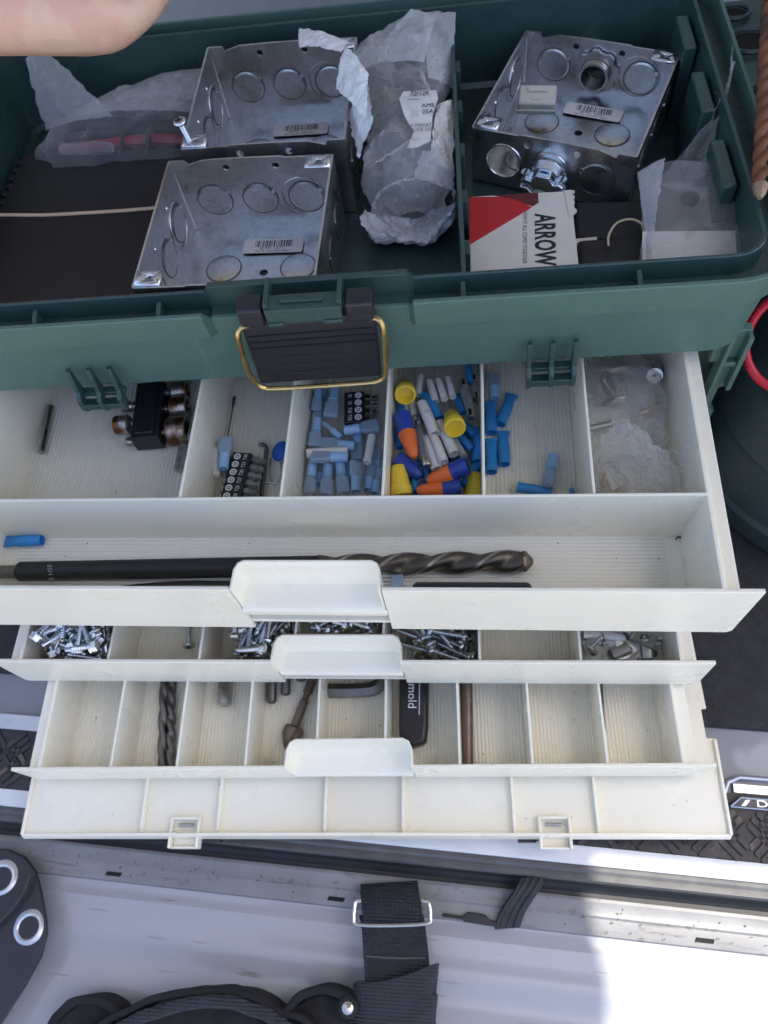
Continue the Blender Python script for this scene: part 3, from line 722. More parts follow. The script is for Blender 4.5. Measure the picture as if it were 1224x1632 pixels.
# ---- black notebook with rubber band, left
nb_ = thing('notebook', 'black ring-bound notebook with a pale rubber band round it in the bin', 'notebook', T(-16.35, 39.2, FZ) @ rz(-1.5))
b = MB(); b.box(-6.3, 6.3, -7.3, 7.0, 1.75, 2.0); b.box(-6.3, 6.3, -7.3, 7.0, 0, .2); b.build('cover', 'black_soft', nb_, bevel=.08)
b = MB(); b.box(-6.1, 6.1, -7.1, 6.8, .21, 1.74); b.build('pages', 'black_soft', nb_)
coil = MB()
for i in range(17): y = -6.6+i*.8; coil.box(-6.75, -6.2, y, y+.42, 1.2, 1.95)
coil.build('binding', 'black_plastic', nb_, bevel=.1)
b = MB(); b.ribbon(smooth([(-6.4, .9, .9), (-6.38, .92, 1.9), (-6.2, .95, 2.05), (-3, .8, 2.04), (0, .85, 2.05), (3, .98, 2.04), (6.2, 1.2, 2.05), (6.38, 1.2, 1.9), (6.4, 1.2, .9)], 3), V(0, 1, 0), .26, .06); b.build('rubber_band', 'rubber_band', nb_)

# ---- crumpled film and paper
def crumple(b, fx_, nu, nv, amp, sc_=.6, seed=0, facet=.5, edge=0.0):
    """grid surface fx_(u, v) displaced with creased noise along its normal"""
    pts = [[Vector(fx_(i/nu, j/nv)) for j in range(nv+1)] for i in range(nu+1)]
    vs = []
    for i in range(nu+1):
        for j in range(nv+1):
            p = pts[i][j]
            du = pts[min(i+1, nu)][j]-pts[max(i-1, 0)][j]; dv = pts[i][min(j+1, nv)]-pts[i][max(j-1, 0)]
            nn = du.cross(dv); nn = nn.normalized() if nn.length > 1e-9 else Vector((0, 0, 1))
            q = p*sc_+Vector((seed*3.7, seed*1.3, seed*9.1))
            d, _ = noise.voronoi(q); cre = (d[1]-d[0])
            d2, _ = noise.voronoi(q*2.3+Vector((5, 2, 9)))
            h = amp*(.3*(d2[1]-d2[0]-.3)+(1-facet)*fbm(q*1.3, 4)+facet*(cre-.35)*1.4+.25*noise.turbulence(q*3, 2, True)-.1)
            e = min(1.0, edge+min(i, nu-i)/5.0)*min(1.0, edge+min(j, nv-j)/5.0) if edge else 1.0
            vs.append(p+nn*h*e)
    fs = []
    for i in range(nu):
        for j in range(nv): a = i*(nv+1)+j; fs.append((a, a+1, a+nv+2, a+nv+1))
    b.add(vs, fs); return b
def interp(keys, t):
    n_ = len(keys)-1; x = min(max(t, 0), .99999)*n_; i = int(x); f = x-i; f = f*f*(3-2*f)
    return [a+(b_-a)*f for a, b_ in zip(keys[i], keys[i+1])]
def bag_tube(keys, th0=0, th1=2*PI, flat=1.0):
    """keys: (x, y, z, halfwidth, halfheight, yaw) along a spine -> surface fn; cross-section is an ellipse across the spine"""
    def f(u, v):
        x, y, z, hw, hh, yaw = interp(keys, u); a = th0+(th1-th0)*v
        c = math.cos(a)*hw; s_ = math.sin(a)*hh
        return (x+c*math.cos(R(yaw)), y+c*math.sin(R(yaw)), z+s_*(flat if s_ < 0 else 1))
    return f
# bag of red leads, back left
pb = thing('bag_of_leads', 'clear plastic bag holding a bundle of dark red test leads', 'bag', T(0, 0, FZ))
rng = random.Random(5)
for k in range(6):
    y0 = 46.2+.75*k*.9; z0 = .9+.5*rng.random()+.4*(k % 2)
    pts = smooth([(-20.0, y0+.2, z0), (-18, y0, z0+.2), (-15, y0+.3*rng.uniform(-1, 1), z0+.3), (-12.5, y0+.3, z0+.2), (-10.2, y0+.2*rng.uniform(-1, 1), z0)], 4)
    q = MB(); q.tube(pts, .36 if k % 3 else .3, 8); q.build('lead', 'red_wire' if k in (1, 2, 4) else 'black_soft', pb)
for x in (-15.2, -13.3):
    q = MB(); q.tube([(x+.1*math.sin(a), 47.8+2.4*math.cos(a), 1.3+1.05*math.sin(a)) for a in [2*PI*k/20 for k in range(20)]], .2, 8, True); q.build('tie', 'black_soft', pb)
q = MB(); q.lathe([(0, .3), (.2, .42), (2.2, .42), (2.6, .5), (3.6, .42), (3.9, .3)], 14, M=T(-19.6, 46.4, 2.2) @ rz(-3)); q.build('clear_sleeve', 'glass_tube', pb)
q = MB(); crumple(q, bag_tube([(-21.2, 46.3, 1.4, .5, 1.0, 90), (-19.8, 47.2, 1.7, 2.4, 1.6, 90), (-17, 48, 1.8, 3.2, 1.9, 90), (-14, 48.3, 1.8, 3.2, 1.9, 90), (-11, 48.3, 1.8, 3.2, 1.9, 90), (-9.6, 48.4, 1.6, 3.0, 1.5, 90)]), 70, 60, .38, .55, 1); q.build('film_wrap', 'film_clear', pb, sharp=50)
def flap(b, c00, c10, c11, c01, n_=36, amp=.35, sc_=.6, seed=0, bow=0.0, facet=.5):
    c00, c10, c11, c01 = map(Vector, (c00, c10, c11, c01))
    def f(u, v):
        u2 = u+.03*math.sin(9*v+seed); p = c00*(1-u)*(1-v)+c10*u*(1-v)+c11*u*v+c01*(1-u)*v
        j = .12*fbm((u*7+seed, v*7, seed)) if (u in (0, 1) or v in (0, 1)) else 0
        return p+Vector((j, j, bow*4*u*(1-u)*.5+bow*4*v*(1-v)*.5))
    return crumple(b, f, n_, n_, amp, sc_, seed, facet, edge=.25)
q = MB()
flap(q, (-21.3, 48.6, 2.2), (-15.6, 48.0, 3.3), (-20.6, 52.6, 5.4), (-22.2, 52.3, 5.2), 34, .3, .5, 2, .5)
flap(q, (-18.4, 48.5, 3.2), (-9.6, 48.2, 3.0), (-9.7, 52.3, 3.6), (-16.0, 52.2, 2.6), 40, .4, .5, 3, .7)
flap(q, (-21.6, 45.0, .6), (-19.6, 46.8, .7), (-18.2, 46.1, .5), (-21.2, 44.3, .3), 20, .15, .7, 4, .25)
q.build('film_flap', 'film_milky', pb, sharp=19)

# the big white crumpled bag in the middle
wb = thing('crumpled_bag', 'big crumpled grey and white plastic bag with torn label beside the divider', 'bag', T(0, 0, FZ))
core = MB(); core.lathe([(0, .4), (.5, 1.6), (3, 2.0), (6, 2.0), (8, 1.6), (9, .5)], 20, M=T(5.2, 39.0, 2.3) @ rz(88)); core.build('contents', 'plate_grey', wb)
q = MB(); crumple(q, bag_tube([(5.4, 37.6, 2.0, 1.2, .8, 8), (5.3, 38.4, 2.6, 2.5, 2.0, 8), (5.2, 40.2, 3.0, 2.95, 2.7, 8), (5.0, 42.6, 3.0, 2.75, 2.7, 6), (4.7, 45, 3.3, 2.6, 2.9, 0), (4.2, 47.4, 3.6, 3.2, 3.0, 0), (4.3, 50, 3.7, 3.3, 2.6, 5), (4.8, 52.2, 3.8, 2.2, 1.4, 5)]), 90, 64, 1.05, .42, 11, .6); q.build('film_wrap', 'film_grey', wb, sharp=19)
q = MB()
crumple(q, bag_tube([(5.4, 37.2, 1.4, 1.0, .6, 8), (5.3, 37.8, 1.9, 2.7, 1.6, 8), (5.3, 38.8, 2.1, 3.1, 1.9, 8), (5.3, 39.8, 2.0, 3.0, 1.4, 8)], PI, 2*PI+.35), 26, 40, .7, .5, 12); q.build('white_base', 'tissue', wb, sharp=0)
q = MB(); flap(q, (1.4, 47.0, 5.6), (6.2, 46.6, 6.4), (7.2, 53.0, 5.8), (1.6, 53.0, 4.2), 26, .9, .42, 13, 1.0); q.build('film_flap', 'film_milky', wb, sharp=19)
q = MB(); flap(q, (6.4, 46.6, 5.4), (7.9, 47.4, 4.0), (8.1, 53.4, 5.4), (6.0, 52.0, 6.0), 20, .5, .45, 14, .4); q.build('film_flap', 'film_milky', wb, sharp=19)
q = MB()
flap(q, (.75, 44.8, 6.2), (2.9, 41.6, 6.3), (3.0, 44.2, 7.4), (1.3, 47.6, 7.2), 34, .4, .6, 15, .5, .65); q.build('torn_flap', 'tissue', wb, sharp=0)
q = MB(); flap(q, (-1.95, 49.2, 6.4), (1.15, 46.9, 7.2), (1.6, 48.2, 7.0), (-2.3, 52.0, 6.0), 34, .35, .6, 16, .35, .65); q.build('torn_flap', 'tissue', wb, sharp=0)
q = MB(); flap(q, (1.3, 44.2, 4.9), (2.2, 41.0, 4.2), (3.2, 41.8, 6.0), (2.8, 45.0, 6.2), 26, .25, .6, 17, .3); q.build('torn_flap', 'tissue', wb, sharp=0)
q = MB(); flap(q, (6.6, 39.9, 4.6), (8.0, 39.6, 3.8), (8.1, 45.6, 4.5), (7.0, 43.8, 5.4), 36, .7, .6, 18, .3, .7); q.build('torn_flap', 'paper_dirty', wb, sharp=0)
q = MB(); flap(q, (5.6, 38.8, 4.3), (8.0, 38.6, 3.4), (8.0, 40.2, 4.1), (6.2, 40.4, 5.0), 26, .35, .6, 19, .3); q.build('torn_flap', 'film_milky', wb, sharp=50)
# torn label on it
tl = MB()
lp = [(-1.35, 1.6), (-1.05, 2.2), (1.4, 2.05), (1.55, 1.2), (1.2, -.2), (1.15, -2.4), (.2, -2.9), (-.5, -2.8), (-.1, -1.4), (-.9, .1)]
def lz(x, y): return .12*math.sin(1.3*x+.6)+.08*math.sin(1.9*y)
bmx = bmesh.new(); es = []; vv = [bmx.verts.new((p[0], p[1], 0)) for p in lp]; fc = bmx.faces.new(vv)
bmesh.ops.triangulate(bmx, faces=[fc]); bmesh.ops.subdivide_edges(bmx, edges=bmx.edges[:], cuts=5, use_grid_fill=True)
for v_ in bmx.verts: v_.co.z = lz(v_.co.x, v_.co.y)+.06*fbm((v_.co.x*1.5, v_.co.y*1.5, 0))
bmx.verts.index_update(); tl.add([v_.co.copy() for v_ in bmx.verts], [tuple(v_.index for v_ in f.verts) for f in bmx.faces]); bmx.free()
LBM = T(5.8, 42.2, 6.0) @ rz(-2) @ rx(14) @ Matrix.Scale(.82, 4)
lbo = tl.build('torn_label', 'paper_dirty', wb, sharp=0, M=LBM)
text('70/12K', .62, T(.2, 1.72, .16), 'ink', lbo, sx=.8); text('AMS', .5, T(.85, .62, .2), 'ink', lbo); text('25A', .5, T(.85, .1, .2), 'ink', lbo)
text('R PRIVATE\nNOTE 1234', .38, T(.5, -1.2, .18), 'ink_grey', lbo); text('-----------------', .5, T(.15, 1.28, .16), 'ink', lbo, sx=.6)

# ---- printed staple carton
ac = thing('staple_carton', 'red and white printed cardboard staple carton with frayed edge, right of the divider', 'carton', T(11.9, 35.6, FZ) @ rz(.5))
AH = 2.75
b = MB(); b.box(-3.0, 3.1, -3.9, 3.3, 0, AH-.02); b.build('carton', 'card_white', ac, bevel=.06)
def flatp(poly, z, m, name, par):
    q = MB(); q.prism(poly, z, z+.012); return q.build(name, m, par)
flatp([(-2.98, 3.25), (-2.98, -.75), (.75, 2.05), (-.05, 2.75), (-.9, 3.1)], AH-.02, 'card_red', 'red_print', ac)
flatp([(-1.55, 3.28), (1.15, 3.28), (1.15, 2.42), (.78, 2.12), (-.3, 2.85)], AH-.02, 'card_maroon', 'dark_print', ac)
text('ARROW', 1.62, T(1.3, -.62, AH-.005) @ rz(-93), 'ink', ac, sx=.66, space=1.05, bold=.03)
text('HOW IT ALL COMES TOGETHER', .36, T(.2, -.35, AH-.005) @ rz(-93), 'ink_grey', ac, sx=.8)
flatp([(1.05, -2.85), (1.05, -3.4), (1.4, -3.15)], AH-.012, 'card_red', 'arrow_mark', ac); flatp([(1.55, -3.4), (2.1, -3.4), (1.9, -2.95), (1.72, -3.2)], AH-.012, 'ink', 'arrow_mark', ac)
q = MB(); rng = random.Random(2); poly = [(3.1, 3.3)]
for k in range(18): poly.append((3.1+rng.uniform(.0, .22), 3.2-k*.09*1.2))
poly += [(2.85, .9), (2.7, 3.3)]; q.prism(poly, AH-.1, AH+.03); q.build('frayed_edge', 'card_white', ac)
# dark cases beside it with a rubber band
q = MB(); q.box(0, 5.0, 0, 3.2, 0, 1.2); tag(q.build('flat_case', 'black_soft', None, bevel=.2, segs=3, M=T(15.3, 36.6, FZ) @ rz(-3)), 'flat black case lying under the tilted junction box front corner', 'case')
cs = thing('banded_case', 'small black case with a looped beige rubber band beside the printed carton', 'case', T(15.4, 31.9, FZ) @ rz(2))
b = MB(); b.box(0, 4.4, -1.5, 4.1, 0, 1.7); b.build('case', 'black_soft', cs, bevel=.3, segs=3)
b = MB(); b.tube(smooth([(3.9, 4.0, 2.3), (3.2, 4.6, 2.4), (2.3, 4.5, 2.35), (1.75, 3.8, 2.1), (1.7, 3.2, 1.85)], 4), .07, 6); b.build('rubber_band', 'rubber_band', cs)
q = MB(); q.box(0, 1.3, 0, .7, 0, 1.3); tag(q.build('paper_slip', 'card_white', None, bevel=.03, M=T(15.25, 35.75, FZ) @ rz(4)), 'small white card slip wedged behind the banded black case', 'card')
# clear bag with printed card and metal plate
cb = thing('bagged_plate', 'clear bag with a grey metal plate and white instruction card, front right of bin', 'bag', T(18.5, 33.5, FZ))
PM = T(3.2, 2.2, 2.3) @ rz(-4) @ rx(16)
b = MB(); vs, fs = sheet_holes([(-2.6, -3), (2.3, -3), (1.9, 3), (-2.2, 3)], [(-.2, 1.9, .55)]); b.add([(v.x, v.z, 0) for v in vs], fs); po = b.build('metal_plate', 'plate_grey', cb, M=PM); mo = po.modifiers.new('s', 'SOLIDIFY'); mo.thickness = .0012
text('CUI', .75, PM @ T(1.1, .75, .02), 'ink_grey', cb)
b = MB(); b.box(-2.9, 2.5, -2.6, 1.0, 0, .05); ic = b.build('instruction_card', 'card_white', cb, bevel=.02, M=T(3.0, .3, 2.7) @ rz(-3) @ rx(20))
text('UNIVERSAL', .42, T(-2.55, -.7, .06) @ rz(-90), 'ink', ic); text('- - -', .5, T(1.7, -.6, .06), 'ink_grey', ic)
b = MB(); b.tube([(.3, -1.4, .08), (.9, -.9, .08), (1.9, -.85, .08), (2.1, -1.2, .08), (1.6, -1.5, .08), (.4, -1.6, .08)], .025, 5, True); b.build('drawing', 'ink_grey', ic)
q = MB(); crumple(q, bag_tube([(3.2, -1.9, 1.8, 2.6, 1.2, 0), (3.2, 0, 2.3, 3.2, 1.3, 0), (3.3, 3, 2.8, 3.0, 1.3, 0), (3.1, 5.6, 3.2, 2.6, 1.1, -5)]), 50, 50, .3, .5, 21); q.build('film_wrap', 'film_clear', cb, sharp=50)
q = MB(); flap(q, (.4, -1.2, 2.4), (.2, 5.6, 3.6), (1.6, 5.6, 4.5), (.9, 2.5, 4.0), 30, .3, .6, 22, .2); q.build('film_fold', 'film_milky', cb, sharp=19)
q = MB()
def tail(u, v):
    x, y, z, hw, yaw, _ = interp([(2.4, 4.6, 3.4, 1.5, 100, 0), (3.4, 6.6, 3.8, 1.3, 120, 0), (4.6, 8.6, 4.5, 1.3, 140, 0), (5.6, 10.6, 5.2, 1.0, 160, 0), (6.1, 12.6, 5.7, .9, 175, 0)], u)
    c = (v-.5)*2*hw; return (x+c*math.cos(R(yaw-90)), y+c*math.sin(R(yaw-90)), z+.35*math.cos(v*PI*1.6)+.2*c)
crumple(q, tail, 50, 20, .28, .7, 23); q.build('film_tail', 'film_clear', cb, sharp=50)
# rusty auger bit resting on the right rim
def auger(b, L, r, pitch, seg=14, twist=1, x0=0, depth=.45, M=None, lead=0):
    vs = []; fs = []; n_ = int(L/ (pitch/16))
    for i in range(n_+1):
        x = L*i/n_; a0 = twist*2*PI*x/pitch
        for k in range(seg):
            a = 2*PI*k/seg; ff = math.cos(2*(a)); rr = r*(1-depth*(.5-.5*ff)**1.5)
            if ff > .93: rr = r
            vs.append((x0+x, rr*math.cos(a+a0), rr*math.sin(a+a0)))
    for i in range(n_):
        for k in range(seg): k2 = (k+1) % seg; fs.append((i*seg+k, (i+1)*seg+k, (i+1)*seg+k2, i*seg+k2))
    fs += [tuple(range(seg)), tuple(range(n_*seg, (n_+1)*seg))[::-1]]
    b.add(vs, fs, M)
ra = thing('rusty_bit', 'rusty brown auger bit resting on the right rim of the bin', 'drill bit', along(V(23.9, 33.9, 8.1), V(27.2, 51.0, 8.7)))
q = MB(); auger(q, 15.5, .46, 2.4, 22, 1, .6, .55); q.build('flutes', 'rust', ra, sharp=45)
q = MB(); q.lathe([(16.0, .34), (16.3, .38), (22, .42)], 16); q.build('shank', 'rust', ra)
q = MB(); q.lathe([(-.25, .12), (.1, .3), (.6, .4)], 12); q.build('tip', 'rust_tip', ra)
#SECTION hand
# ================================================================ the hand
def skin_mesh(name, pts, edges, radii, parent, m, root=0, sub=2):
    me = bpy.data.meshes.new(name); me.from_pydata([tuple(Vector(p)*S) for p in pts], edges, []); o = bpy.data.objects.new(name, me); col.objects.link(o); o.parent = parent
    sk = o.modifiers.new('skin', 'SKIN'); sk.use_smooth_shade = True
    for i, r_ in enumerate(radii):
        sv = me.skin_vertices[0].data[i]; rr = r_ if isinstance(r_, tuple) else (r_, r_); sv.radius = (rr[0]*S, rr[1]*S); sv.use_root = (i == root)
    ss = o.modifiers.new('sub', 'SUBSURF'); ss.levels = sub; ss.render_levels = sub; me.materials.append(MATS[m]); return o
HC = at(138, 8, 13.5)
hand = thing('hand', "person's bare hand reaching in over the back left of the bin", 'hand', T(*HC))
# palm lies along +x (wrist at the left, fingers at the right, curled upwards and back)
hp = [(-26, -3.5, 5), (-16, -1.8, 2.5), (-7.5, -.3, .6), (-4.2, 0, .1), (-.5, .3, 0), (2.4, .5, 0)]
hr = [4.2, 3.6, 2.7, (3.0, 2.5), (3.6, 2.4), (3.4, 2.1)]
he = [(0, 1), (1, 2), (2, 3), (3, 4), (4, 5)]
fing = [(-2.3, 3.0, 1.0), (-.8, 3.5, 1.08), (.9, 3.6, 1.05), (2.6, 3.2, .98)]
for yy, ln, rr in fing:
    k = len(hp); by_ = .5+yy
    hp += [(3.6, by_*.95, .2), (4.9, by_, .9), (5.0, by_+.1, 2.0+ln*.28), (3.4, by_+.15, 2.6+ln*.34), (2.2, by_+.15, 2.2+ln*.2)]
    hr += [rr*1.1, rr, rr*.95, rr*.88, rr*.72]
    he += [(5, k), (k, k+1), (k+1, k+2), (k+2, k+3), (k+3, k+4)]
k = len(hp)
hp += [(-2.2, 2.6, .9), (.2, 3.9, 2.0), (2.4, 4.2, 3.6), (3.8, 3.6, 4.9)]; hr += [1.5, 1.25, 1.1, .85]
he += [(3, k), (k, k+1), (k+1, k+2), (k+2, k+3)]
skin_mesh('palm_and_fingers', hp, he, hr, hand, 'skin', 3)
#SECTION drawer_contents
# ================================================================ contents of the top drawer
D1F = -4.93
def c1(cx, cy, z): return at(160+cx/4.08, 600+cy/4.08, z)        # detail-crop helpers: left compartments
def c3(cx, cy, z): return at(440+cx/6.12, 590+cy/6.12, z)
def c4(cx, cy, z): return at(600+cx/6.12, 590+cy/6.12, z)
def c5(cx, cy, z): return at(612+cx/2, 420+cy/2, z)
def c6(cx, cy, z): return at(920+cx/5.83, 580+cy/5.83, z)
GA = 'loose electrical bits in the top drawer'
# --- first compartment
rod = MB(); rod.lathe([(0, .2), (.04, .24), (3.9, .24), (3.94, .2)], 14)
tag(rod.build('steel_rod', 'steel', None, M=along(at(51, 722, D1F+.25)+V(.7, 0, 0), at(68, 640, D1F+.25)+V(.7, 0, 0))), 'short plain steel rod in the left corner of top drawer', 'rod')
def socket_mesh(L, r, stub):
    b = MB(); b.lathe([(-stub, .28), (-.15, .28), (-.1, .36), (0, r*.8), (.12, r), (L-.08, r), (L, r*.95), (L, r*.72), (L-.9, r*.68), (L-.92, .02)], 20, closed=False); return b
nd = thing('nut_driver_rack', 'black plastic rack holding rusty nut driver sockets under the catch', 'socket rack', T(0, 0, D1F))
p0 = c1(310, 440, D1F+.9); p1 = c1(350, 100, D1F+.9)
Mr = along(V(p0.x, p0.y, .95), V(p1.x, p1.y, .95))
b = MB(); b.box(0, 4.6, -.95, .95, -.75, .75); b.box(.3, 4.3, -.6, .6, .75, .9); b.build('rack', 'holder_black', nd, bevel=.12, M=Mr)
for (xx, side, L, r) in ((.75, -1, 1.35, 1.0), (2.7, -1, 1.2, .78), (4.1, -1, 1.1, .7), (1.7, 1, 1.05, .68), (3.2, 1, .8, .4)):
    socket_mesh(L, r, .8).build('socket', 'rusty_socket' if r > .5 else 'steel', nd, M=Mr @ T(xx, side*1.35, .05) @ rz(90*side))
socket_mesh(.4, .34, .4).build('bit_end', 'steel', nd, M=Mr @ T(.45, 1.15, -.25) @ rz(90))
hx = MB(); hx.lathe([(0, .2), (.12, .36), (2.2, .36), (2.4, .5), (2.5, .62), (3.4, .62), (3.5, .5)], 6); hx.lathe([(3.5, .45), (4.4, .45)], 12)
tag(hx.build('hex_driver', 'steel', None, sharp=20, M=along(c1(505, 615, D1F+.4), c1(595, 240, D1F+.8))), 'grey hex-shank driver bit leaning on the first partition', 'driver bit')
# --- bit racks
def bit_rack(label, M, names, pitch, wdt, bits_side, hgt=.7, txt=.4, side=1):
    t = thing('bit_rack', label, 'bit holder', M, 'black bit holders')
    L = pitch*len(names)+.15
    b = MB(); b.box(0, L, -wdt/2, wdt/2, 0, hgt); b.build('rack', 'holder_black', t, bevel=.08)
    for i, nm in enumerate(names):
        x = .1+pitch*(i+.5)
        q = MB(); n_ = 20; ri, ro = .13, .235
        vs = [(x+rr*math.cos(2*PI*k/n_), side*wdt*.2+rr*math.sin(2*PI*k/n_), hgt+.012) for rr in (ri, ro) for k in range(n_)]
        q.add(vs, [(k, (k+1) % n_, n_+(k+1) % n_, n_+k) for k in range(n_)]); q.build('size_mark', 'print_white', t)
        q = MB(); st = []
        if nm.startswith('S'): st = [(-.09, -.09), (.09, -.09), (.09, .09), (-.09, .09)]
        else: st = [((.1 if k % 2 else .055)*math.cos(2*PI*k/12), (.1 if k % 2 else .055)*math.sin(2*PI*k/12)) for k in range(12)]
        q.prism([(x+a, side*wdt*.2+c_) for a, c_ in st], hgt+.012, hgt+.016); q.build('size_mark', 'print_white', t)
        text(nm, txt, T(x, -side*wdt*.22, hgt+.012) @ rz(0 if side > 0 else 180), 'print_white', t, sx=.78)
        for sd in bits_side:
            q = MB(); q.lathe([(0, .32), (.5, .32), (.6, .2), (.95, .2), (1.0, .12)] if sd != 2 else [(0, .3), (.35, .3), (.4, .24)], 6, M=T(x, -.0, hgt*.45) @ rz(90*(1 if sd > 0 else -1)) @ T(wdt/2-.15, 0, 0)); q.build('driver_bit', 'steel', t, sharp=20)
    return t
pa = c1(838, 790, D1F+1.1); pb_ = c1(952, 372, D1F+1.1)
Mh = along(V(pa.x, pa.y, D1F+.45), V(pb_.x, pb_.y, D1F+.45))
bit_rack('black bit holder printed with six T sizes standing in second compartment', Mh @ T(-.3, -.1, 0), ['T20', 'T25', 'T27', 'T30', 'T35', 'T40'], .585, 1.35, (-1, 2), .75, .35)
sp_me = {}
def spade_proto():
    t = thing('spade_connector', 'x', 'connector', T(0, 0, 0), GA)
    b = MB(); b.lathe([(0, .27), (.03, .3), (.75, .3), (.95, .33), (.97, .2)], 14, closed=False)
    b.add([], []); b.build('barrel', 'conn_blue', t)
    b = MB(); b.prism([(.9, -.2), (1.2, -.4), (2.1, -.42), (2.1, .42), (1.2, .4), (.9, .2)], -.2, .2); b.build('sleeve', 'blue_film', t, bevel=.1)
    b = MB(); b.box(.6, 2.0, -.26, .26, -.05, .05); b.lathe([(.3, .18), (1.0, .18)], 8); b.build('terminal', 'zinc', t)
    return t
proto = spade_proto(); proto_used = [False]
def spade(p0, p1, label, roll=0, group=GA):
    M = along(p0, p1, roll)
    k = max(.85, min(1.15, (Vector(p1)-Vector(p0)).length/2.1)); M = M @ Matrix.Scale(k, 4)
    if not proto_used[0]:
        proto_used[0] = True; proto.matrix_local = mm(M); proto['label'] = label; return proto
    return copy_tree(proto, M, label, group)
spade(c1(800, 600, D1F+1.5), c1(818, 395, D1F+1.75), 'clear blue spade connector lying on the bit holder with T sizes')
def hollow(L, r, pinch=0, seg=14, ri=.82, sq=1.0):
    """plastic tube; pinch flattens the far end"""
    b = MB(); vs = []; fs = []; prof = [(.25, r*ri), (0, r*ri), (0, r), (L*.25, r), (L*.5, r), (L*.62, r), (L*.75, r), (L*.85, r), (L, r)]
    for x, rr in prof:
        f = max(0, (x/L-.6)/.4)*pinch
        for k in range(seg):
            a = 2*PI*k/seg; vs.append((x, rr*math.cos(a)*(1-.35*f+(.55*f*f if f > .5 else 0)), rr*math.sin(a)*(1-.82*f)*sq))
    n_ = len(prof)
    for i in range(n_-1):
        for k in range(seg): k2 = (k+1) % seg; fs.append((i*seg+k, (i+1)*seg+k, (i+1)*seg+k2, i*seg+k2))
    fs.append(tuple(range((n_-1)*seg, n_*seg))[::-1]); b.add(vs, fs)
    b.lathe([(.24, r*ri*.99), (.25, .01)], seg, closed=False)
    return b
tube_me = {}
def loose(name, key, mk, m, p0, p1, label, cat, roll=0, group=GA, ref=None):
    if key not in tube_me: tube_me[key] = mk().mesh(name, m, 40)
    M = along(p0, p1, roll)
    if ref: M = M @ Matrix.Scale(max(.8, min(1.25, (Vector(p1)-Vector(p0)).length/ref)), 4)
    o = link(name, tube_me[key], None, M); return tag(o, label, cat, group)
def shrink(p0, p1, label, roll=0): return loose('closed_end_connector', 'shrink', lambda: hollow(2.0, .3, 1), 'shrink_blue', p0, p1, label, 'connector', roll, ref=2.0)
def wtube(p0, p1, label, roll=0): return loose('butt_splice', 'wtube', lambda: hollow(2.1, .29, .35), 'white_tube', p0, p1, label, 'splice', roll, ref=2.1)
def wplain(p0, p1, label): return loose('butt_splice', 'wplain', lambda: hollow(2.1, .27, 0), 'white_plain', p0, p1, label, 'splice', ref=2.1)
wplain(c1(755, 648, D1F+.9), c1(752, 470, D1F+1.2), 'white plastic sleeve under the blue spade connector by the bit holder')
q = MB(); q.lathe([(0, .05), (2.4, .06), (2.6, .12), (3.2, .12)], 8)
tag(q.build('pin_punch', 'steel_dark', None, M=along(c1(828, 385, D1F+.3), c1(866, 170, D1F+.3))), 'thin dark pin standing beyond the bit holder with T sizes', 'pin')
q = MB(); q.tube(smooth([c1(1048, 775, D1F+.3), c1(1062, 640, D1F+.3), c1(1078, 500, D1F+.3), c1(1080, 470, D1F+.32), c1(1070, 452, D1F+.34), c1(1035, 440, D1F+.36)], 4), .15, 6)
tag(q.build('hex_key', 'steel_dark', None, sharp=20), 'thin black hex key lying beside the bit holder with T sizes', 'hex key')
cp = thing('disc_capacitor', 'bright blue disc capacitor with wire leads beside second partition', 'capacitor', T(0, 0, 0))
cc = c1(1170, 487, D1F+.8)
b = MB(); b.lathe([(-.16, .2), (-.13, .6), (-.05, .7), (.05, .7), (.13, .6), (.16, .2)], 28, M=T(*cc) @ rz(15) @ ry(62)); b.build('disc', 'cap_blue', cp)
for pts in ([(1110, 530), (1100, 600), (1108, 670), (1125, 690), (1160, 685)], [(1172, 560), (1178, 620), (1170, 670), (1140, 692), (1100, 690), (1045, 688)]):
    b = MB(); b.tube(smooth([c1(x, y, D1F+.25+.1*(i % 2)) for i, (x, y) in enumerate(pts)], 4), .04, 6); b.build('lead', 'steel', cp)
# --- third compartment: blue spade connectors
SPL = [((415, 175), (400, 300), -3.7), ((575, 175), (525, 470), -3.7), ((420, 300), (400, 470), -4.0), ((400, 480), (372, 745), -3.8), ((770, 740), (430, 715), -3.9), ((700, 845), (340, 845), -3.4), ((640, 660), (470, 520), -4.0), ((665, 590), (1005, 535), -3.6), ((355, 915), (325, 1200), -3.9), ((505, 925), (490, 1215), -4.1), ((620, 900), (665, 1195), -4.0), ((780, 1185), (780, 890), -3.7), ((895, 1170), (930, 920), -4.1), ((800, 610), (790, 880), -4.3), ((975, 1010), (985, 770), -4.4), ((960, 1200), (990, 1000), -4.3), ((470, 170), (450, 330), -4.4), ((560, 880), (560, 640), -4.5), ((690, 1100), (720, 860), -4.5), ((940, 760), (960, 560), -4.5), ((430, 1120), (420, 900), -4.55)]
LB3 = ['behind the latch wire at left', 'left of the S3 bit holder', 'by the second partition under the wire latch', 'against the second partition mid way', 'lying crosswise with its round barrel to the right', 'lying crosswise over a white sleeve', 'turned up on edge by the black bit holder', 'crosswise just in front of the S3 bit holder', 'leftmost of the front row', 'second from left in the front row', 'third from left in the front row', 'fourth from left in the front row', 'right end of the front row', 'half buried beside the white sleeve']
for i, (a, c_, z) in enumerate(SPL):
    lb = 'clear blue spade connector '+LB3[i] if i < len(LB3) else 'clear blue spade connector half buried low in the third compartment heap'
    spade(c3(*a, z), c3(*c_, z+(.1 if i % 2 else -.05)), lb, (25*i) % 70-35 if i not in (6,) else 70)
wplain(c3(305, 815, -3.55), c3(700, 795, -3.6), 'white plastic sleeve under a crosswise blue spade connector')
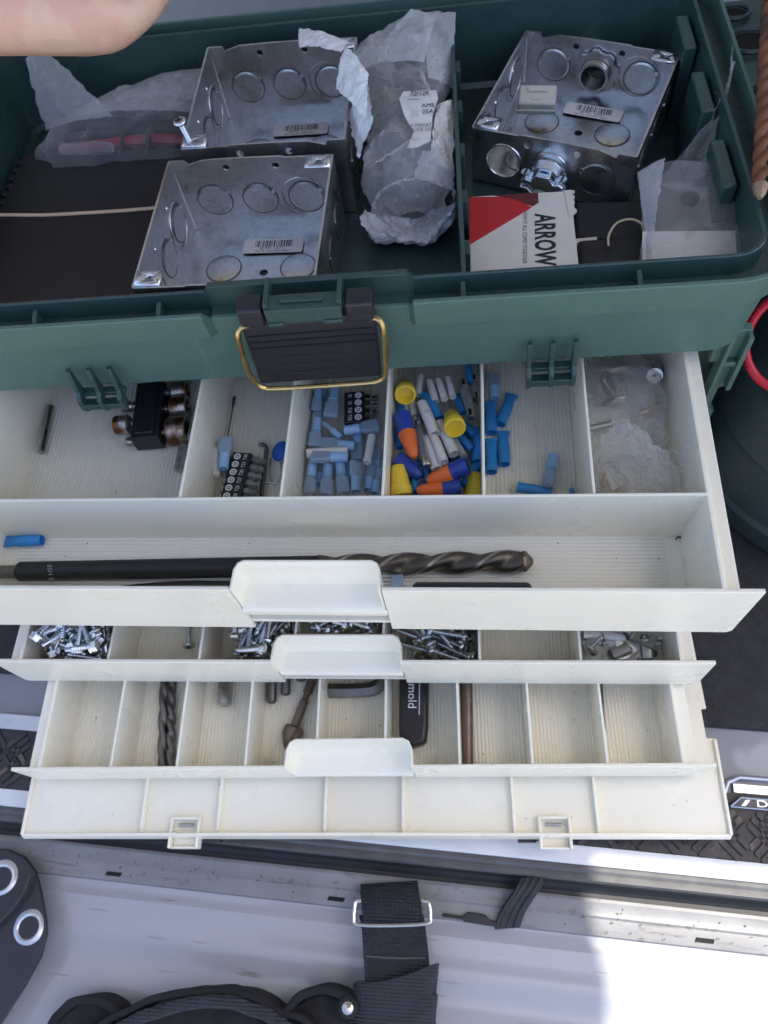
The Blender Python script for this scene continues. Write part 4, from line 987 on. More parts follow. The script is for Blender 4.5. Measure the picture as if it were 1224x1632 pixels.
wplain(c3(885, 905, -3.4), c3(935, 640, -3.4), 'white plastic sleeve lying on top of the blue spade connectors')
pa = c3(760, 500, -3.2); pb_ = c3(760, 60, -3.2)
bit_rack('black bit holder marked S3 and T10 half hidden under latch', along(V(pa.x, pa.y, -4.2), V(pb_.x, pb_.y, -4.2)), ['T10', 'T10', 'S3', 'S2'], .58, 1.35, (-1,), .9, .35, -1)
# --- fourth compartment: wire nuts
def nut_yellow(b):
    def wob(x, a): return 1+.05*math.cos(14*a)*(1 if x > .62 else 0)
    b.lathe([(.55, .36), (.3, .44), (0, .55), (0, .64), (.06, .67), (.5, .66), (.56, .6), (.7, .57), (1.75, .40), (1.85, .3)], 42, wob=wob, closed=False)
    b.lathe([(.55, .36), (.56, .01)], 42, closed=False); b.lathe([(1.85, .3), (1.86, .01)], 42, closed=False); return b
yn = {}
def ynut(p0, p1, label):
    if 'y' not in yn: yn['y'] = nut_yellow(MB()).mesh('wire_nut', 'nut_yellow', 40)
    return tag(link('wire_nut', yn['y'], None, along(p0, p1) @ Matrix.Scale(1.0, 4)), label, 'wire nut', 'twist-on wire nuts')
ynut(c4(282, 245, -1.5), c4(285, 60, -3.0), 'yellow wire nut with its open end facing forward, by the third partition')
ynut(c4(768, 565, -1.3), c4(690, 320, -2.9), 'yellow wire nut with open end forward, on top of white splices')
ynut(c4(245, 1215, -2.9), c4(218, 1000, -2.4), 'yellow ribbed wire nut at the left of the front row')
ynut(c4(945, 1290, -3.4), c4(950, 1085, -3.0), 'yellow ribbed wire nut at the right of the front row, partly hidden')
def nut2(p0, p1, label, tip='nut_orange', sk='nut_blue', L=2.7):
    t = thing('wire_nut', label, 'wire nut', along(p0, p1), 'twist-on wire nuts')
    k = (Vector(p1)-Vector(p0)).length/2.6
    b = MB(); b.lathe([(.6*k, .3), (.1, .44), (0, .5), (0, .58), (1.05*k, .52), (1.1*k, .3)], 24, closed=False); b.lathe([(.6*k, .3), (.61*k, .01)], 24, closed=False); b.build('skirt', sk, t)
    def wob(x, a): return 1+(.12*max(0, math.cos(2*a))**6 if x < 1.7*k else 0)+.02*math.cos(10*a)
    b = MB(); b.lathe([(1.02*k, .49), (1.4*k, .47), (2.0*k, .38), (2.35*k, .32), (2.55*k, .2), (2.6*k, .02)], 30, wob=wob); b.build('tip', tip, t); return t
nut2(c4(245, 440, -1.9), c4(370, 855, -2.1), 'orange tipped blue wire nut pointing forward, near the third partition')
nut2(c4(890, 930, -1.7), c4(490, 1080, -2.4), 'orange tipped blue wire nut pointing left, upper of two at the front')
nut2(c4(820, 1130, -2.6), c4(390, 1175, -2.7), 'orange tipped blue wire nut pointing left, lower of two at the front wall')
nut2(c4(205, 870, -2.5), c4(440, 1040, -2.7), 'all dark blue wire nut lying between orange ones and yellow one', 'nut_blue')
WT = [((570, 625), (430, 285), -2.0), ((660, 900), (560, 640), -2.1), ((760, 820), (615, 500), -2.3), ((575, 310), (520, 100), -2.4), ((665, 285), (605, 90), -2.2), ((745, 265), (700, 80), -2.3), ((590, 970), (495, 655), -2.5), ((850, 840), (765, 680), -2.8), ((370, 445), (340, 300), -2.7), ((400, 240), (425, 100), -2.6), ((300, 420), (300, 250), -3.0)]
WL = ['in the middle with a burnt flattened end', 'just in front of the burnt ended one, speckled', 'with open end pointing at upper orange nut', 'in the back row left of two others', 'in the back row with its open end showing', 'in the back row, creased and speckled', 'narrow, squeezed left of the speckled one', 'under the yellow nut, open end to the right', 'short, behind the orange nut by the partition', 'back left, mostly under the yellow nut', 'leftmost, behind the orange tipped nut']
for (a, c_, z), l_ in zip(WT, WL): wtube(c4(*a, z), c4(*c_, z-.1), 'white plastic splice tube '+l_, 20)
BT = [((610, 480), (465, 215), -2.6), ((235, 430), (235, 300), -3.1), ((935, 770), (820, 640), -2.7), ((985, 900), (995, 540), -3.0), ((850, 1130), (1000, 890), -3.0), ((380, 1190), (360, 1020), -3.2), ((500, 1100), (480, 950), -3.2), ((770, 880), (730, 790), -3.3), ((845, 420), (790, 270), -3.0), ((960, 640), (890, 560), -2.8), ((912, 130), (905, 50), -2.6), ((225, 760), (205, 620), -3.2), ((1010, 1150), (1000, 960), -3.5), ((650, 1010), (640, 860), -3.5), ((560, 300), (600, 160), -3.4)]
BL = ['beside the middle white splice', 'by the third partition behind the orange nut', 'with wide open end facing right', 'standing along the fourth partition', 'slanting beside the two orange nuts', 'below the dark blue nut', 'between the blue nut and upper orange nut', 'under the open white splice ends', 'beside the glass fuse', 'curled short one by the yellow nut', 'at the very back by the fuse caps', 'under the orange nut at left']
for i, (a, c_, z) in enumerate(BT): shrink(c4(*a, z), c4(*c_, z), 'blue closed-end connector '+(BL[i] if i < len(BL) else 'half buried at the bottom of the wire nut compartment'), 15*i % 60)
def fuse(p0, p1, label):
    t = thing('glass_fuse', label, 'fuse', along(p0, p1), 'glass tube fuses'); L = (Vector(p1)-Vector(p0)).length
    b = MB(); b.lathe([(.3, .26), (L-.3, .26)], 16); b.build('glass', 'glass_tube', t)
    b = MB(); b.tube([(.3, 0, 0), (L-.3, 0, .02)], .02, 5); b.build('wire', 'steel', t)
    for x0 in (0, L-.55):
        b = MB(); b.lathe([(x0, .24), (x0+.03, .29), (x0+.52, .29), (x0+.55, .27)], 18); b.build('cap', 'nickel', t)
fuse(c4(400, 470, -2.6), c4(495, 940, -2.3), 'glass tube fuse between orange nut and speckled white splices')
fuse(c4(930, 465, -2.2), c4(845, 110, -2.4), 'glass tube fuse lying behind the open yellow nut')
fuse(c4(985, 300, -2.6), c4(960, 60, -2.7), 'glass tube fuse against the fourth partition at the back')
fl = MB(); fl.box(3.98+.2, 9.45, 21.2, 29, -4.9, -3.75); 
rng = random.Random(11)
for i in range(26):
    x = rng.uniform(4.7, 9.0); y = rng.uniform(22.0, 28.5); a = rng.uniform(0, PI); d_ = V(math.cos(a), math.sin(a), rng.uniform(-.1, .1)); p = V(min(max(x, 5.2), 8.5), y, -3.9+.5*rng.random())
    (shrink if i % 3 else wtube)(p-d_*.8, p+d_*.8, 'blue closed-end connector half buried at the bottom of the wire nut compartment' if i % 3 else 'white splice tube half buried at the bottom of wire nut compartment')
# --- fifth compartment
spade(c5(352, 430, D1F+.5), c5(348, 350, D1F+.5), 'clear blue spade connector at the back of the nearly empty compartment')
shrink(c5(342, 540, D1F+.35), c5(341, 436, D1F+.35), 'blue closed-end connector along the fourth partition, rear one of two')
shrink(c5(343, 665, D1F+.35), c5(342, 546, D1F+.35), 'blue closed-end connector along the fourth partition, front one of two')
shrink(c5(370, 512, D1F+.35), c5(413, 405, D1F+.35), 'blue closed-end connector slanting away from the partition in fifth compartment')
shrink(c5(384, 640, D1F+.35), c5(380, 522, D1F+.35), 'blue closed-end connector standing free beside two along the partition')
shrink(c5(424, 712, D1F+.4), c5(535, 730, D1F+.35), 'blue closed-end connector lying crosswise at the front of fifth compartment')
spade(c5(541, 612, D1F+.4), c5(518, 722, D1F+.55), 'clear blue spade connector leaning on the front wall of fifth compartment', 60)
q = MB(); q.lathe([(0, .2), (.25, .2)], 10); tag(q.build('cut_sleeve', 'shrink_blue', None, M=along(c5(592, 726, D1F+.25), c5(612, 724, D1F+.25))), 'tiny blue offcut on the floor of the fifth compartment', 'offcut')
# --- sixth compartment: bag of plated fittings
fb = thing('bag_of_fittings', 'clear zip bag of plated cable fittings in the right rear compartment', 'bag', T(0, 0, 0))
def fit(p0, p1, kind):
    b = MB(); L = (Vector(p1)-Vector(p0)).length
    if kind == 0: b.lathe([(.2, .5), (0, .55), (0, .62), (L*.5, .58), (L, .5), (L, .1)], 24, closed=False)
    elif kind == 1:
        pr = [(0, .3), (.1, .4)]; x = .15
        for k in range(4): pr += [(x, .34), (x+.06, .42), (x+.14, .42), (x+.2, .34)]; x += .22
        pr += [(x, .55), (x+.5, .62), (x+.9, .62), (x+1.0, .9), (x+1.5, .95), (x+1.6, .8)]; b.lathe(pr, 24)
    else:
        def wob(x, a): return 1+.035*math.cos(16*a)
        b.lathe([(0, .18), (.7, .2), (.8, .45), (1.2, .52), (L-.9, .6), (L-.88, .72), (L, .74), (L, .3)], 40, wob=wob)
    b.build('fitting', 'nickel', fb, M=along(p0, p1))
fit(c6(290, 350, -4.2), c6(190, 160, -4.2), 0); fit(c6(415, 350, -4.0), c6(400, 90, -3.9), 1); fit(c6(215, 850, -4.2), c6(400, 1190, -4.1), 2)
fit(c6(720, 60, -4.1), c6(720, 110, -3.4), 0)
b = MB(); b.tube(smooth([c6(710, 70, -3.4), c6(735, 180, -4), c6(725, 320, -4.4)], 4), .1, 8); b.build('fitting', 'nickel', fb)
b = MB(); b.lathe([(0, .12), (.2, .22), (1.6, .22), (1.8, .1)], 12, M=along(c6(580, 460, -4.3), c6(745, 395, -4.2))); b.build('fitting', 'brass', fb)
b = MB(); b.lathe([(0, .2), (1.2, .24), (1.4, .3)], 12, M=along(c6(110, 600, -4.2), c6(270, 565, -4.1))); b.build('fitting', 'nickel', fb)
b = MB(); cbx = 18.5
crumple(b, bag_tube([(cbx, 21.0, -4.2, 1.6, .4, 3), (cbx, 21.8, -3.7, 2.5, 1.0, 3), (cbx+.1, 23.4, -3.2, 2.6, 1.5, 3), (cbx, 25.0, -2.9, 2.3, 1.7, -4), (cbx-.4, 26.0, -2.4, 1.4, 1.2, -8), (cbx-.5, 26.7, -1.9, .4, .3, -8)]), 46, 44, .75, .5, 31); b.build('film_wrap', 'film_zip', fb, sharp=24)
b = MB(); crumple(b, bag_tube([(cbx-.2, 25.6, -4.4, 2.3, .3, 0), (cbx-.2, 26.6, -3.9, 2.6, 1.0, 0), (cbx-.1, 28.6, -3.5, 2.6, 1.5, 0), (cbx, 31.0, -3.5, 2.6, 1.5, 0), (cbx, 32.5, -3.8, 2.4, .8, 0)]), 40, 40, .6, .5, 33); b.build('film_wrap', 'film_zip', fb, sharp=30)
b = MB()
for k in range(14):
    u = k/13; p = c6(945+115*u, 820+330*u, -2.7-.9*u); b.box(-.28, .28, -.05, .05, 0, .03, M=T(*p) @ rz(-30))
b.build('zip_teeth', 'film_milky', fb)

# --- front compartment of the top drawer
db = thing('long_drill_bit', 'long thick black twist drill bit lying along the front of the top drawer', 'drill bit', along(V(-24.5, 17.78, D1F+.66), V(12.7, 18.62, D1F+.66)))
q = MB(); q.lathe([(0, .4), (4.8, .42), (5.15, .46)], 20); q.build('shank', 'steel_dark', db)
q = MB(); q.lathe([(5.1, .5), (5.25, .62), (24.2, .62), (24.3, .6)], 28); sh_ = q.build('body', 'black_soft', db)
text('15 HSS', .42, T(7.6, -.42, .5) @ rx(40) @ rz(90), 'print_dim', sh_)
q = MB(); auger(q, 12.2, .68, 5.8, 36, -1, 24.2, .36); q.build('flutes', 'bit_bronze', db, sharp=30)
for ph in (0, PI):
    q = MB(); vs = []; fs = []
    n_ = 120
    for i in range(n_+1):
        x = 12.2*i/n_; a0 = -2*PI*x/5.8+ph
        for da, rr in ((-.16, .66), (-.16, .705), (.16, .705), (.16, .66)): vs.append((24.2+x, rr*math.cos(a0+da), rr*math.sin(a0+da)))
    for i in range(n_):
        for k in range(3): fs.append((i*4+k, i*4+4+k, i*4+5+k, i*4+1+k))
    q.add(vs, fs); q.build('margin', 'steel_worn', db)
q = MB(); q.lathe([(36.38, .68), (36.55, .66), (36.95, .22), (37.0, .05)], 8); q.build('point', 'bit_bronze', db, sharp=15)
shrink(at(67, 861, D1F+.3), at(-10, 864, D1F+.3), 'lone blue closed-end connector at the left of the front compartment')
spade(at(633, 955, D1F+.9), at(633, 918, D1F+.4), 'blue connector stub poking out under the long drill bit')
q = MB(); q.box(0, 6.7, -.6, .6, 0, 2.5); tag(q.build('utility_case', 'black_plastic', None, bevel=.35, segs=4, M=T(5.55, 16.05, D1F)), 'long black plastic bar against the drawer front right of the finger pull', 'case')
q = MB(); q.tube(smooth([at(180, 938, D1F+.2), at(240, 932, D1F+.35), at(300, 929, D1F+.4), at(370, 930, D1F+.4), at(440, 935, D1F+.3)], 4), .13, 8)
tag(q.build('black_wire', 'black_soft'), 'thin black wire under the long drill bit', 'wire')
q = MB(); q.tube([at(1077, 860, D1F+.1), at(1080, 856, D1F+.15), at(1092, 857, D1F+.12)], .05, 6); tag(q.build('wire_offcut', 'black_soft'), 'tiny bent black offcut in the right corner of front compartment', 'offcut')

# ================================================================ contents of the middle drawer: heaps of screws
def blocked(x0, x1, y0, y1, zf):
    step = .12; nx = int((x1-x0)/step)+2; ny = int((y1-y0)/step)+2
    return [[(50 if abs(x0+i*step) < 4.4 and y0+j*step < Y2+1.95 else zf) for j in range(ny)] for i in range(nx)]
def heap(me_list, M, x0, x1, y0, y1, zf, n, L, r, name, label, cat, group, hf=None, tilt=.5, tries=7, ang=None, rmul=1.0, rng=None, margin=.15):
    step = .12; nx = int((x1-x0)/step)+2; ny = int((y1-y0)/step)+2
    if hf is None: hf = [[zf]*ny for _ in range(nx)]
    def H(x, y):
        i = min(max(int((x-x0)/step), 0), nx-1); j = min(max(int((y-y0)/step), 0), ny-1); return hf[i][j]
    for q_ in range(n):
        best = None
        Lq = L
        for t_ in range(tries):
            a = (ang(rng) if ang else rng.uniform(0, 2*PI)); dx, dy = math.cos(a), math.sin(a)
            hx_ = abs(dx)*Lq/2+margin; hy_ = abs(dy)*Lq/2+margin
            if hx_*2 > x1-x0 or hy_*2 > y1-y0: continue
            cx = rng.uniform(x0+hx_, x1-hx_); cy = rng.uniform(y0+hy_, y1-hy_)
            smp = [(-.5+k/8)*Lq for k in range(9)]
            hh = [max(H(cx+dx*s_, cy+dy*s_), H(cx+dx*s_-dy*r*.7, cy+dy*s_+dx*r*.7), H(cx+dx*s_+dy*r*.7, cy+dy*s_-dx*r*.7)) for s_ in smp]
            for k in range(-4, 5):
                sl_ = tilt*k/4; a0 = max(h_-sl_*s_ for h_, s_ in zip(hh, smp))
                if best is None or a0 < best[0]: best = (a0, cx, cy, dx, dy, sl_)
        if best is None: continue
        a0, cx, cy, dx, dy, sl_ = best
        if a0 > zf+4: continue
        zc = a0+r*rmul
        p0 = V(cx-dx*Lq/2, cy-dy*Lq/2, zc-sl_*Lq/2); p1 = V(cx+dx*Lq/2, cy+dy*Lq/2, zc+sl_*Lq/2)
        for s_ in [(-.5+k/16)*Lq for k in range(17)]:
            for o_ in (-.8, 0, .8):
                x = cx+dx*s_-dy*r*o_; y = cy+dy*s_+dx*r*o_; i = min(max(int((x-x0)/step), 0), nx-1); j = min(max(int((y-y0)/step), 0), ny-1)
                hf[i][j] = max(hf[i][j], zc+sl_*s_+r*.75)
        o = link(name, rng.choice(me_list), None, M @ along(p0, p1, rng.uniform(0, 360))); tag(o, label, cat, group)
    return hf
rg = random.Random(21)
Z2 = -12.95; Y2 = 13.92-10
def hexscrew(L, rd, m):
    b = MB(); b.lathe([(0, .36), (.05, .4), (.35, .4)], 6); pr = [(.34, .5), (.42, .52), (.46, .2)]; x = .5
    while x < L-.55: pr += [(x, rd*.68), (x+.07, rd), (x+.1, rd), (x+.17, rd*.68)]; x += .17
    pr += [(x, rd*.8), (L-.12, rd*.75), (L, .02)]; b.lathe(pr, 10); return b
mA = [hexscrew(2.4, .2, 'zinc').mesh('self_drilling_screw', 'zinc', 30), pan_screw(2.3, .19, .42, pitch=.16, drill=True).mesh('self_drilling_screw', 'zinc', 40)]
heap(mA, D2, -20.7, -15.35, Y2+.25, Y2+6.2, Z2, 150, 2.4, .19, 'self_drilling_screw', 'bright zinc self-drilling screw in the heap of the leftmost middle-drawer compartment', 'screw', 'bright self-drilling screws, leftmost heap', rng=rg)
sA = pan_screw(2.2, .17, .42).mesh('lone_screw', 'screw_dark', 40)
p_ = at(301, 1032, Z2+.38); pq = at(300, 985, Z2+.2)
t = thing('lone_screw', 'lone pan head screw in the second compartment of the middle drawer', 'screw', along(p_, pq))
link('shank', sA, t); cross(.42).build('recess', 'dark_hole', t)
mC = [pan_screw(2.6, .2, .34, pitch=.15).mesh('wood_screw', 'screw_dark', 40), pan_screw(2.5, .2, .36, pitch=.15).mesh('wood_screw', 'screw_dark', 40)]
heap(mC, D2, -7.2, -2.95, Y2+.25, Y2+6.6, Z2, 170, 2.5, .15, 'wood_screw', 'grey threaded screw in the heap left of the middle finger pull', 'screw', 'grey screws left of the middle finger pull', rng=rg, ang=lambda r_: r_.choice((PI/2, -PI/2))+r_.gauss(0, .5), hf=blocked(-7.2, -2.95, Y2+.25, Y2+6.6, Z2))
mD = [pan_screw(1.35, .17, .36, pitch=.13, hh=.22).mesh('short_screw', 'screw_dark', 40)]
heap(mD, D2, -2.0, 2.8, Y2+1.9, Y2+6.6, Z2, 240, 1.35, .16, 'short_screw', 'short dark pan head screw in the heap behind the middle finger pull', 'screw', 'short screws behind the middle finger pull', rng=rg, tilt=.8)
mE = [pan_screw(2.7, .2, .42, pitch=.16).mesh('sheet_metal_screw', 'screw_dark', 40)]
hfE = heap(mE, D2, 3.4, 8.85, Y2+.25, Y2+6.4, Z2, 70, 2.7, .18, 'sheet_metal_screw', 'zinc screw in the heap just right of the middle finger pull', 'screw', 'screws right of the middle finger pull', rng=rg, hf=blocked(3.4, 8.85, Y2+.25, Y2+6.4, Z2))
def bolt(p0, p1, label):
    t = thing('machine_bolt', label, 'bolt', along(p0, p1), 'long bolts in the middle drawer'); L = (Vector(p1)-Vector(p0)).length
    b = MB(); b.lathe([(0, .3), (.1, .42), (.26, .42), (.27, .2), (1.8, .2)], 14); b.build('head_and_shank', 'zinc', t)
    pr = []; x = 1.75
    while x < L: pr += [(x, .15), (x+.05, .2), (x+.1, .15)]; x += .1
    b = MB(); b.lathe(pr, 12); b.build('thread', 'zinc', t)
bolt(at(757, 1048, -11.2), at(632, 1004, -10.9), 'long zinc bolt lying aslant on the screws right of the finger pull')
bolt(at(728, 1050, -11.5), at(640, 1026, -11.6), 'second long zinc bolt in front of and parallel to the first')
# stamped clips, right end
def clip_mesh():
    b = MB(); vs, fs = sheet_holes([(-.75, -.6), (.6, -.6), (.6, .6), (-.75, .6)], [(0, 0, .3)]); b.add([(v.x, v.z, 0) for v in vs], fs); k = len(b.v)
    b.add([(v.x, v.z, .11) for v in vs], fs)
    def rim(p, inner=False):
        n_ = len(p); b.add([(x, y, 0) for x, y in p]+[(x, y, .11) for x, y in p], [(i, (i+1) % n_, n_+(i+1) % n_, n_+i) for i in range(n_)])
    rim([(-.75, -.6), (.6, -.6), (.6, .6), (-.75, .6)]); rim([(.3*math.cos(2*PI*i/20), .3*math.sin(2*PI*i/20)) for i in range(20)])
    pr = [(.6, .0), (.75, .05), (.82, .3), (1.0, .42), (1.35, .42), (1.5, .3), (1.55, 0)]
    vs = []; fs = []
    for x, z in pr: vs += [(x, -.6, z), (x, .6, z), (x, .6, z+.1), (x, -.6, z+.1)]
    for i in range(len(pr)-1):
        for k in range(4): fs.append((i*4+k, i*4+(k+1) % 4, i*4+4+(k+1) % 4, i*4+4+k))
    fs += [(0, 1, 2, 3), tuple(range(len(pr)*4-4, len(pr)*4))]
    b.add(vs, fs); return b
cm = clip_mesh().mesh('cable_clip', 'clip_zinc', 35)
CL = [(945, 1040, 90, -12.3, 5, 'front left corner under a screw'), (975, 1043, 80, -12.2, -6, 'front row second from left'), (1000, 1036, 2, -11.9, 8, 'front row with its hole plainly visible'), (978, 1012, -70, -11.8, 14, 'back row with its square tab up'), (1027, 1018, 145, -11.5, 22, 'steeply tilted with a big round hole'), (1040, 1042, 90, -12.4, 0, 'right end of the front row'), (940, 1012, 10, -12.4, 4, 'back left by the partition'), (1003, 1006, 95, -12.2, -8, 'in the middle at the back'), (1045, 1020, 70, -12.5, 6, 'right end at the back'), (960, 1026, 20, -12.5, 3, 'low in the middle under the others'), (1018, 1045, 175, -12.6, 2, 'low at the front right')]
for px, py, a, z, tl_, l_ in CL:
    p = at(px, py, z); p.y = max(p.y, (D2 @ V(p.x, Y2, 0)).y+(.95 if -60 < a < 175 else 1.7)); tag(link('cable_clip', cm, None, T(*p) @ rz(a) @ rx(tl_) @ ry(tl_*.6)), 'grey stamped steel clip '+l_, 'clip', 'stamped steel clips, right end of middle drawer')
rg2 = random.Random(4)
for i in range(14):
    p = D2 @ V(rg2.uniform(16.8, 19.6), Y2+rg2.uniform(1.75, 4.5), -12.7+rg2.uniform(0, .35)); tag(link('cable_clip', cm, None, T(*p) @ rz(rg2.uniform(0, 360)) @ rx(rg2.uniform(-8, 8))), 'grey stamped steel clip half buried in the bottom layer of its compartment', 'clip', 'stamped steel clips, right end of middle drawer')
machine_screw('machine_screw', 'small screw with washer head lying on the steel clips', along(at(938, 1035, -11.5), at(956, 1018, -11.3)), 1.3, .18, .42, 'clip_zinc')

# ================================================================ contents of the bottom drawer
Z3 = -16.93
def drill(p0, p1, r, m, label, pitch=2.2, plain=0.0, name='twist_drill'):
    L = (Vector(p1)-Vector(p0)).length; t = thing(name, label, 'drill bit', along(p0, p1))
    q = MB(); auger(q, L-plain, r, pitch, 18, -1, 0, .32); q.build('flutes', m, t, sharp=40)
    if plain: q = MB(); q.lathe([(L-plain-.02, r*.96), (L, r*.96)], 16); q.build('shank', m, t)
    return t
drill(at(258, 1226, Z3+.45), at(262, 1060, Z3+.45), .35, 'steel_dark', 'black twist drill, left one of a pair in the second compartment', 3.6)
drill(at(272, 1226, Z3+.35), at(273, 1060, Z3+.35), .36, 'steel_dark', 'black twist drill, right one of a pair in the second compartment', 2.4)
def peg(px0, py0, px1, py1, r, m, label):
    q = MB(); p0 = at(px0, py0, Z3+r); p1 = at(px1, py1, Z3+r); L = (p1-p0).length; q.lathe([(0, r*.6), (.08, r*.9), (.15, r), (L, r)], 18); return tag(q.build('steel_pin', m, None, M=along(p0, p1)), label, 'pin')
peg(358, 1125, 360, 1050, .5, 'steel', 'shiny round steel pin in the third compartment of bottom drawer')
peg(433, 1121, 434, 1050, .36, 'steel_dark', 'dull steel pin left of the countersink, nearer one')
peg(455, 1108, 457, 1050, .36, 'steel_dark', 'dull steel pin left of the countersink, farther one')
peg(480, 1086, 480, 1045, .35, 'steel_dark', 'dull steel pin end just under the finger pull')
ck = thing('countersink', 'brown steel countersink bit with conical cutter in the bottom drawer', 'drill bit', along(at(455, 1196, Z3+.35), at(500, 1078, Z3+.6)))
q = MB()
def wobc(x, a): return 1-.22*max(0, math.cos(2.5*a))**2
q.lathe([(0, .02), (.35, .35), (1.0, .72), (1.6, .72), (1.7, .6), (1.75, .35)], 40, wob=wobc); q.build('cutter', 'steel_brown', ck)
q = MB(); q.lathe([(1.7, .33), (3.6, .33), (3.7, .24), (4.1, .24), (4.2, .36), (7.0, .36)], 6); q.build('shank', 'steel_brown', ck, sharp=20)
q = MB(); q.tube(smooth([at(517, 1101, Z3+.55), at(560, 1101, Z3+.55), at(590, 1099, Z3+.56), at(603, 1092, Z3+.58), at(609, 1078, Z3+.6), at(610, 1040, Z3+.6), at(611, 1010, Z3+.6)], 5), .52, 6)
tag(q.build('hex_key', 'steel_dark', None, sharp=25), 'thick black hex key bent round behind the lower finger pull', 'hex key')
rm = thing('folding_tool', 'black plastic handled tool lettered in white lying in bottom drawer', 'tool', along(at(660, 1185, Z3+.05), at(662, 1030, Z3+.05)))
q = MB(); q.prism([(-.15, -.9), (1.0, -.62-.4), (7.5, -1.05), (7.5, 1.05), (1.0, 1.0), (.35, .95), (-.5, .2)], 0, 1.25); hb_ = q.build('handle', 'black_plastic', rm, bevel=.3, segs=3)
text('remold', .85, T(3.35, .1, 1.27) @ rz(180), 'print_white', hb_, sx=1.0)
q = MB(); q.box(1.7, 4.8, -.44, -.39, 1.25, 1.265); q.build('underline', 'print_white', hb_)
drill(at(737, 1096, Z3+.36), at(752, 1040, Z3+.36), .33, 'steel_dark', 'dark twist drill tip above the brown shank by sixth partition', 1.6)
q = MB(); p0 = at(745, 1224, Z3+.4); p1 = at(744, 1070, Z3+.4); L = (p1-p0).length; q.lathe([(0, .4), (L-1.0, .4), (L-.9, .43), (L-.85, .38), (L, .38)], 16)
tag(q.build('drill_shank', 'steel_brown', None, M=along(p0, p1)), 'bronze brown drill shank lying along the sixth partition', 'drill bit')
q = MB(); p0 = at(963, 1168, Z3+.14); p1 = at(958, 1080, Z3+.14); q.lathe([(0, .02), (.3, .1), (3.5, .1)], 8); tag(q.build('thin_pin', 'steel_dark', None, M=along(p0, p1)), 'thin dark pin along the last partition of the bottom drawer', 'pin')

#SECTION around
# ================================================================ around the toolbox
jg = thing('water_jug', 'ribbed dark grey-green plastic jug standing right of the toolbox', 'jug', T(38.3, 35.6, -19.3))
q = MB()
pr = [(0, 11.2), (.15, 11.7), (.6, 11.95), (2.6, 11.95), (2.8, 11.7), (3.0, 11.95), (3.2, 11.72), (3.5, 12.0), (8.0, 11.7), (8.25, 11.35), (8.6, 11.62), (13.0, 11.2), (13.3, 10.8), (13.7, 11.0), (17.0, 10.2), (19, 8.6), (20.2, 6.5), (20.6, 5.0), (20.7, 3.6), (22.2, 3.6), (22.2, .1)]
def wobj(x, a): return 1+.004*math.sin(5*a+x)
q.lathe(pr, 72, wob=wobj, M=ry(-90)); q.build('body', 'jug_green', jg)
rc = at(1264, 546, -1.0)
q = MB(); nrm = (CAM-rc).normalized(); u_ = V(1, 0, .1).normalized(); v_ = nrm.cross(u_).normalized(); u_ = v_.cross(nrm)
q.tube([(rc-V(38.3, 35.6, -19.3))+u_*(2.6*math.cos(2*PI*k/40))+v_*(2.9*math.sin(2*PI*k/40)) for k in range(40)], .27, 10, True); q.build('carry_ring', 'red_handle', jg)
q = MB(); e0 = (rc-V(38.3, 35.6, -19.3)); q.tube([e0+u_*2.6, e0+u_*3.2-V(0, 0, 1.0), V(3.0, -2.2, 21)], .3, 8); q.build('ring_arm', 'red_handle', jg)
# perforated strap, lower left
ZS = -20.7
ps = thing('eyelet_strap', 'black leather strap with two metal eyelets hanging at the lower left', 'strap', T(0, 0, ZS))
pxs = [(-70, 1372), (-20, 1352), (12, 1353), (40, 1366), (58, 1390), (66, 1420), (74, 1462), (76, 1488), (66, 1524), (40, 1570), (0, 1630), (-60, 1730), (-160, 1720), (-120, 1500)]
poly = [at(x, y, ZS) for x, y in pxs]
q = MB(); n_ = len(poly)
zz = lambda p: .35*math.sin(p.x*.35+.6)+.12*p.y*.2
q.add([(p.x, p.y, zz(p)) for p in poly]+[(p.x, p.y, zz(p)+.32) for p in poly], [tuple(range(n_))[::-1], tuple(range(n_, 2*n_))]+[(i, (i+1) % n_, n_+(i+1) % n_, n_+i) for i in range(n_)])
q.build('strap', 'leather', ps, bevel=.08)
for px, py, r in ((3, 1400, 1.25), (47, 1478, 1.15)):
    p = at(px, py, ZS); z = zz(p)+.3
    q = MB(); q.lathe([(0, r*1.02), (.1, r), (.2, r*.85), (.22, r*.72), (.12, r*.62), (-.1, r*.58)], 36, M=T(p.x, p.y, z) @ ry(-90) @ rx(0), closed=False); q.build('eyelet', 'alu', ps)
    q = MB(); q.lathe([(-.02, r*.6), (.06, r*.6)], 30, M=T(p.x, p.y, z) @ ry(-90)); q.build('eyelet_opening', 'van_paint', ps)
q = MB(); fold = [at(x, y, ZS+.5) for x, y in ((-10, 1480), (15, 1455), (38, 1425), (50, 1395))]; q.tube(smooth(fold, 4), .16, 8, M=T(0, 0, -ZS+.1)); q.build('edge_roll', 'leather', ps)
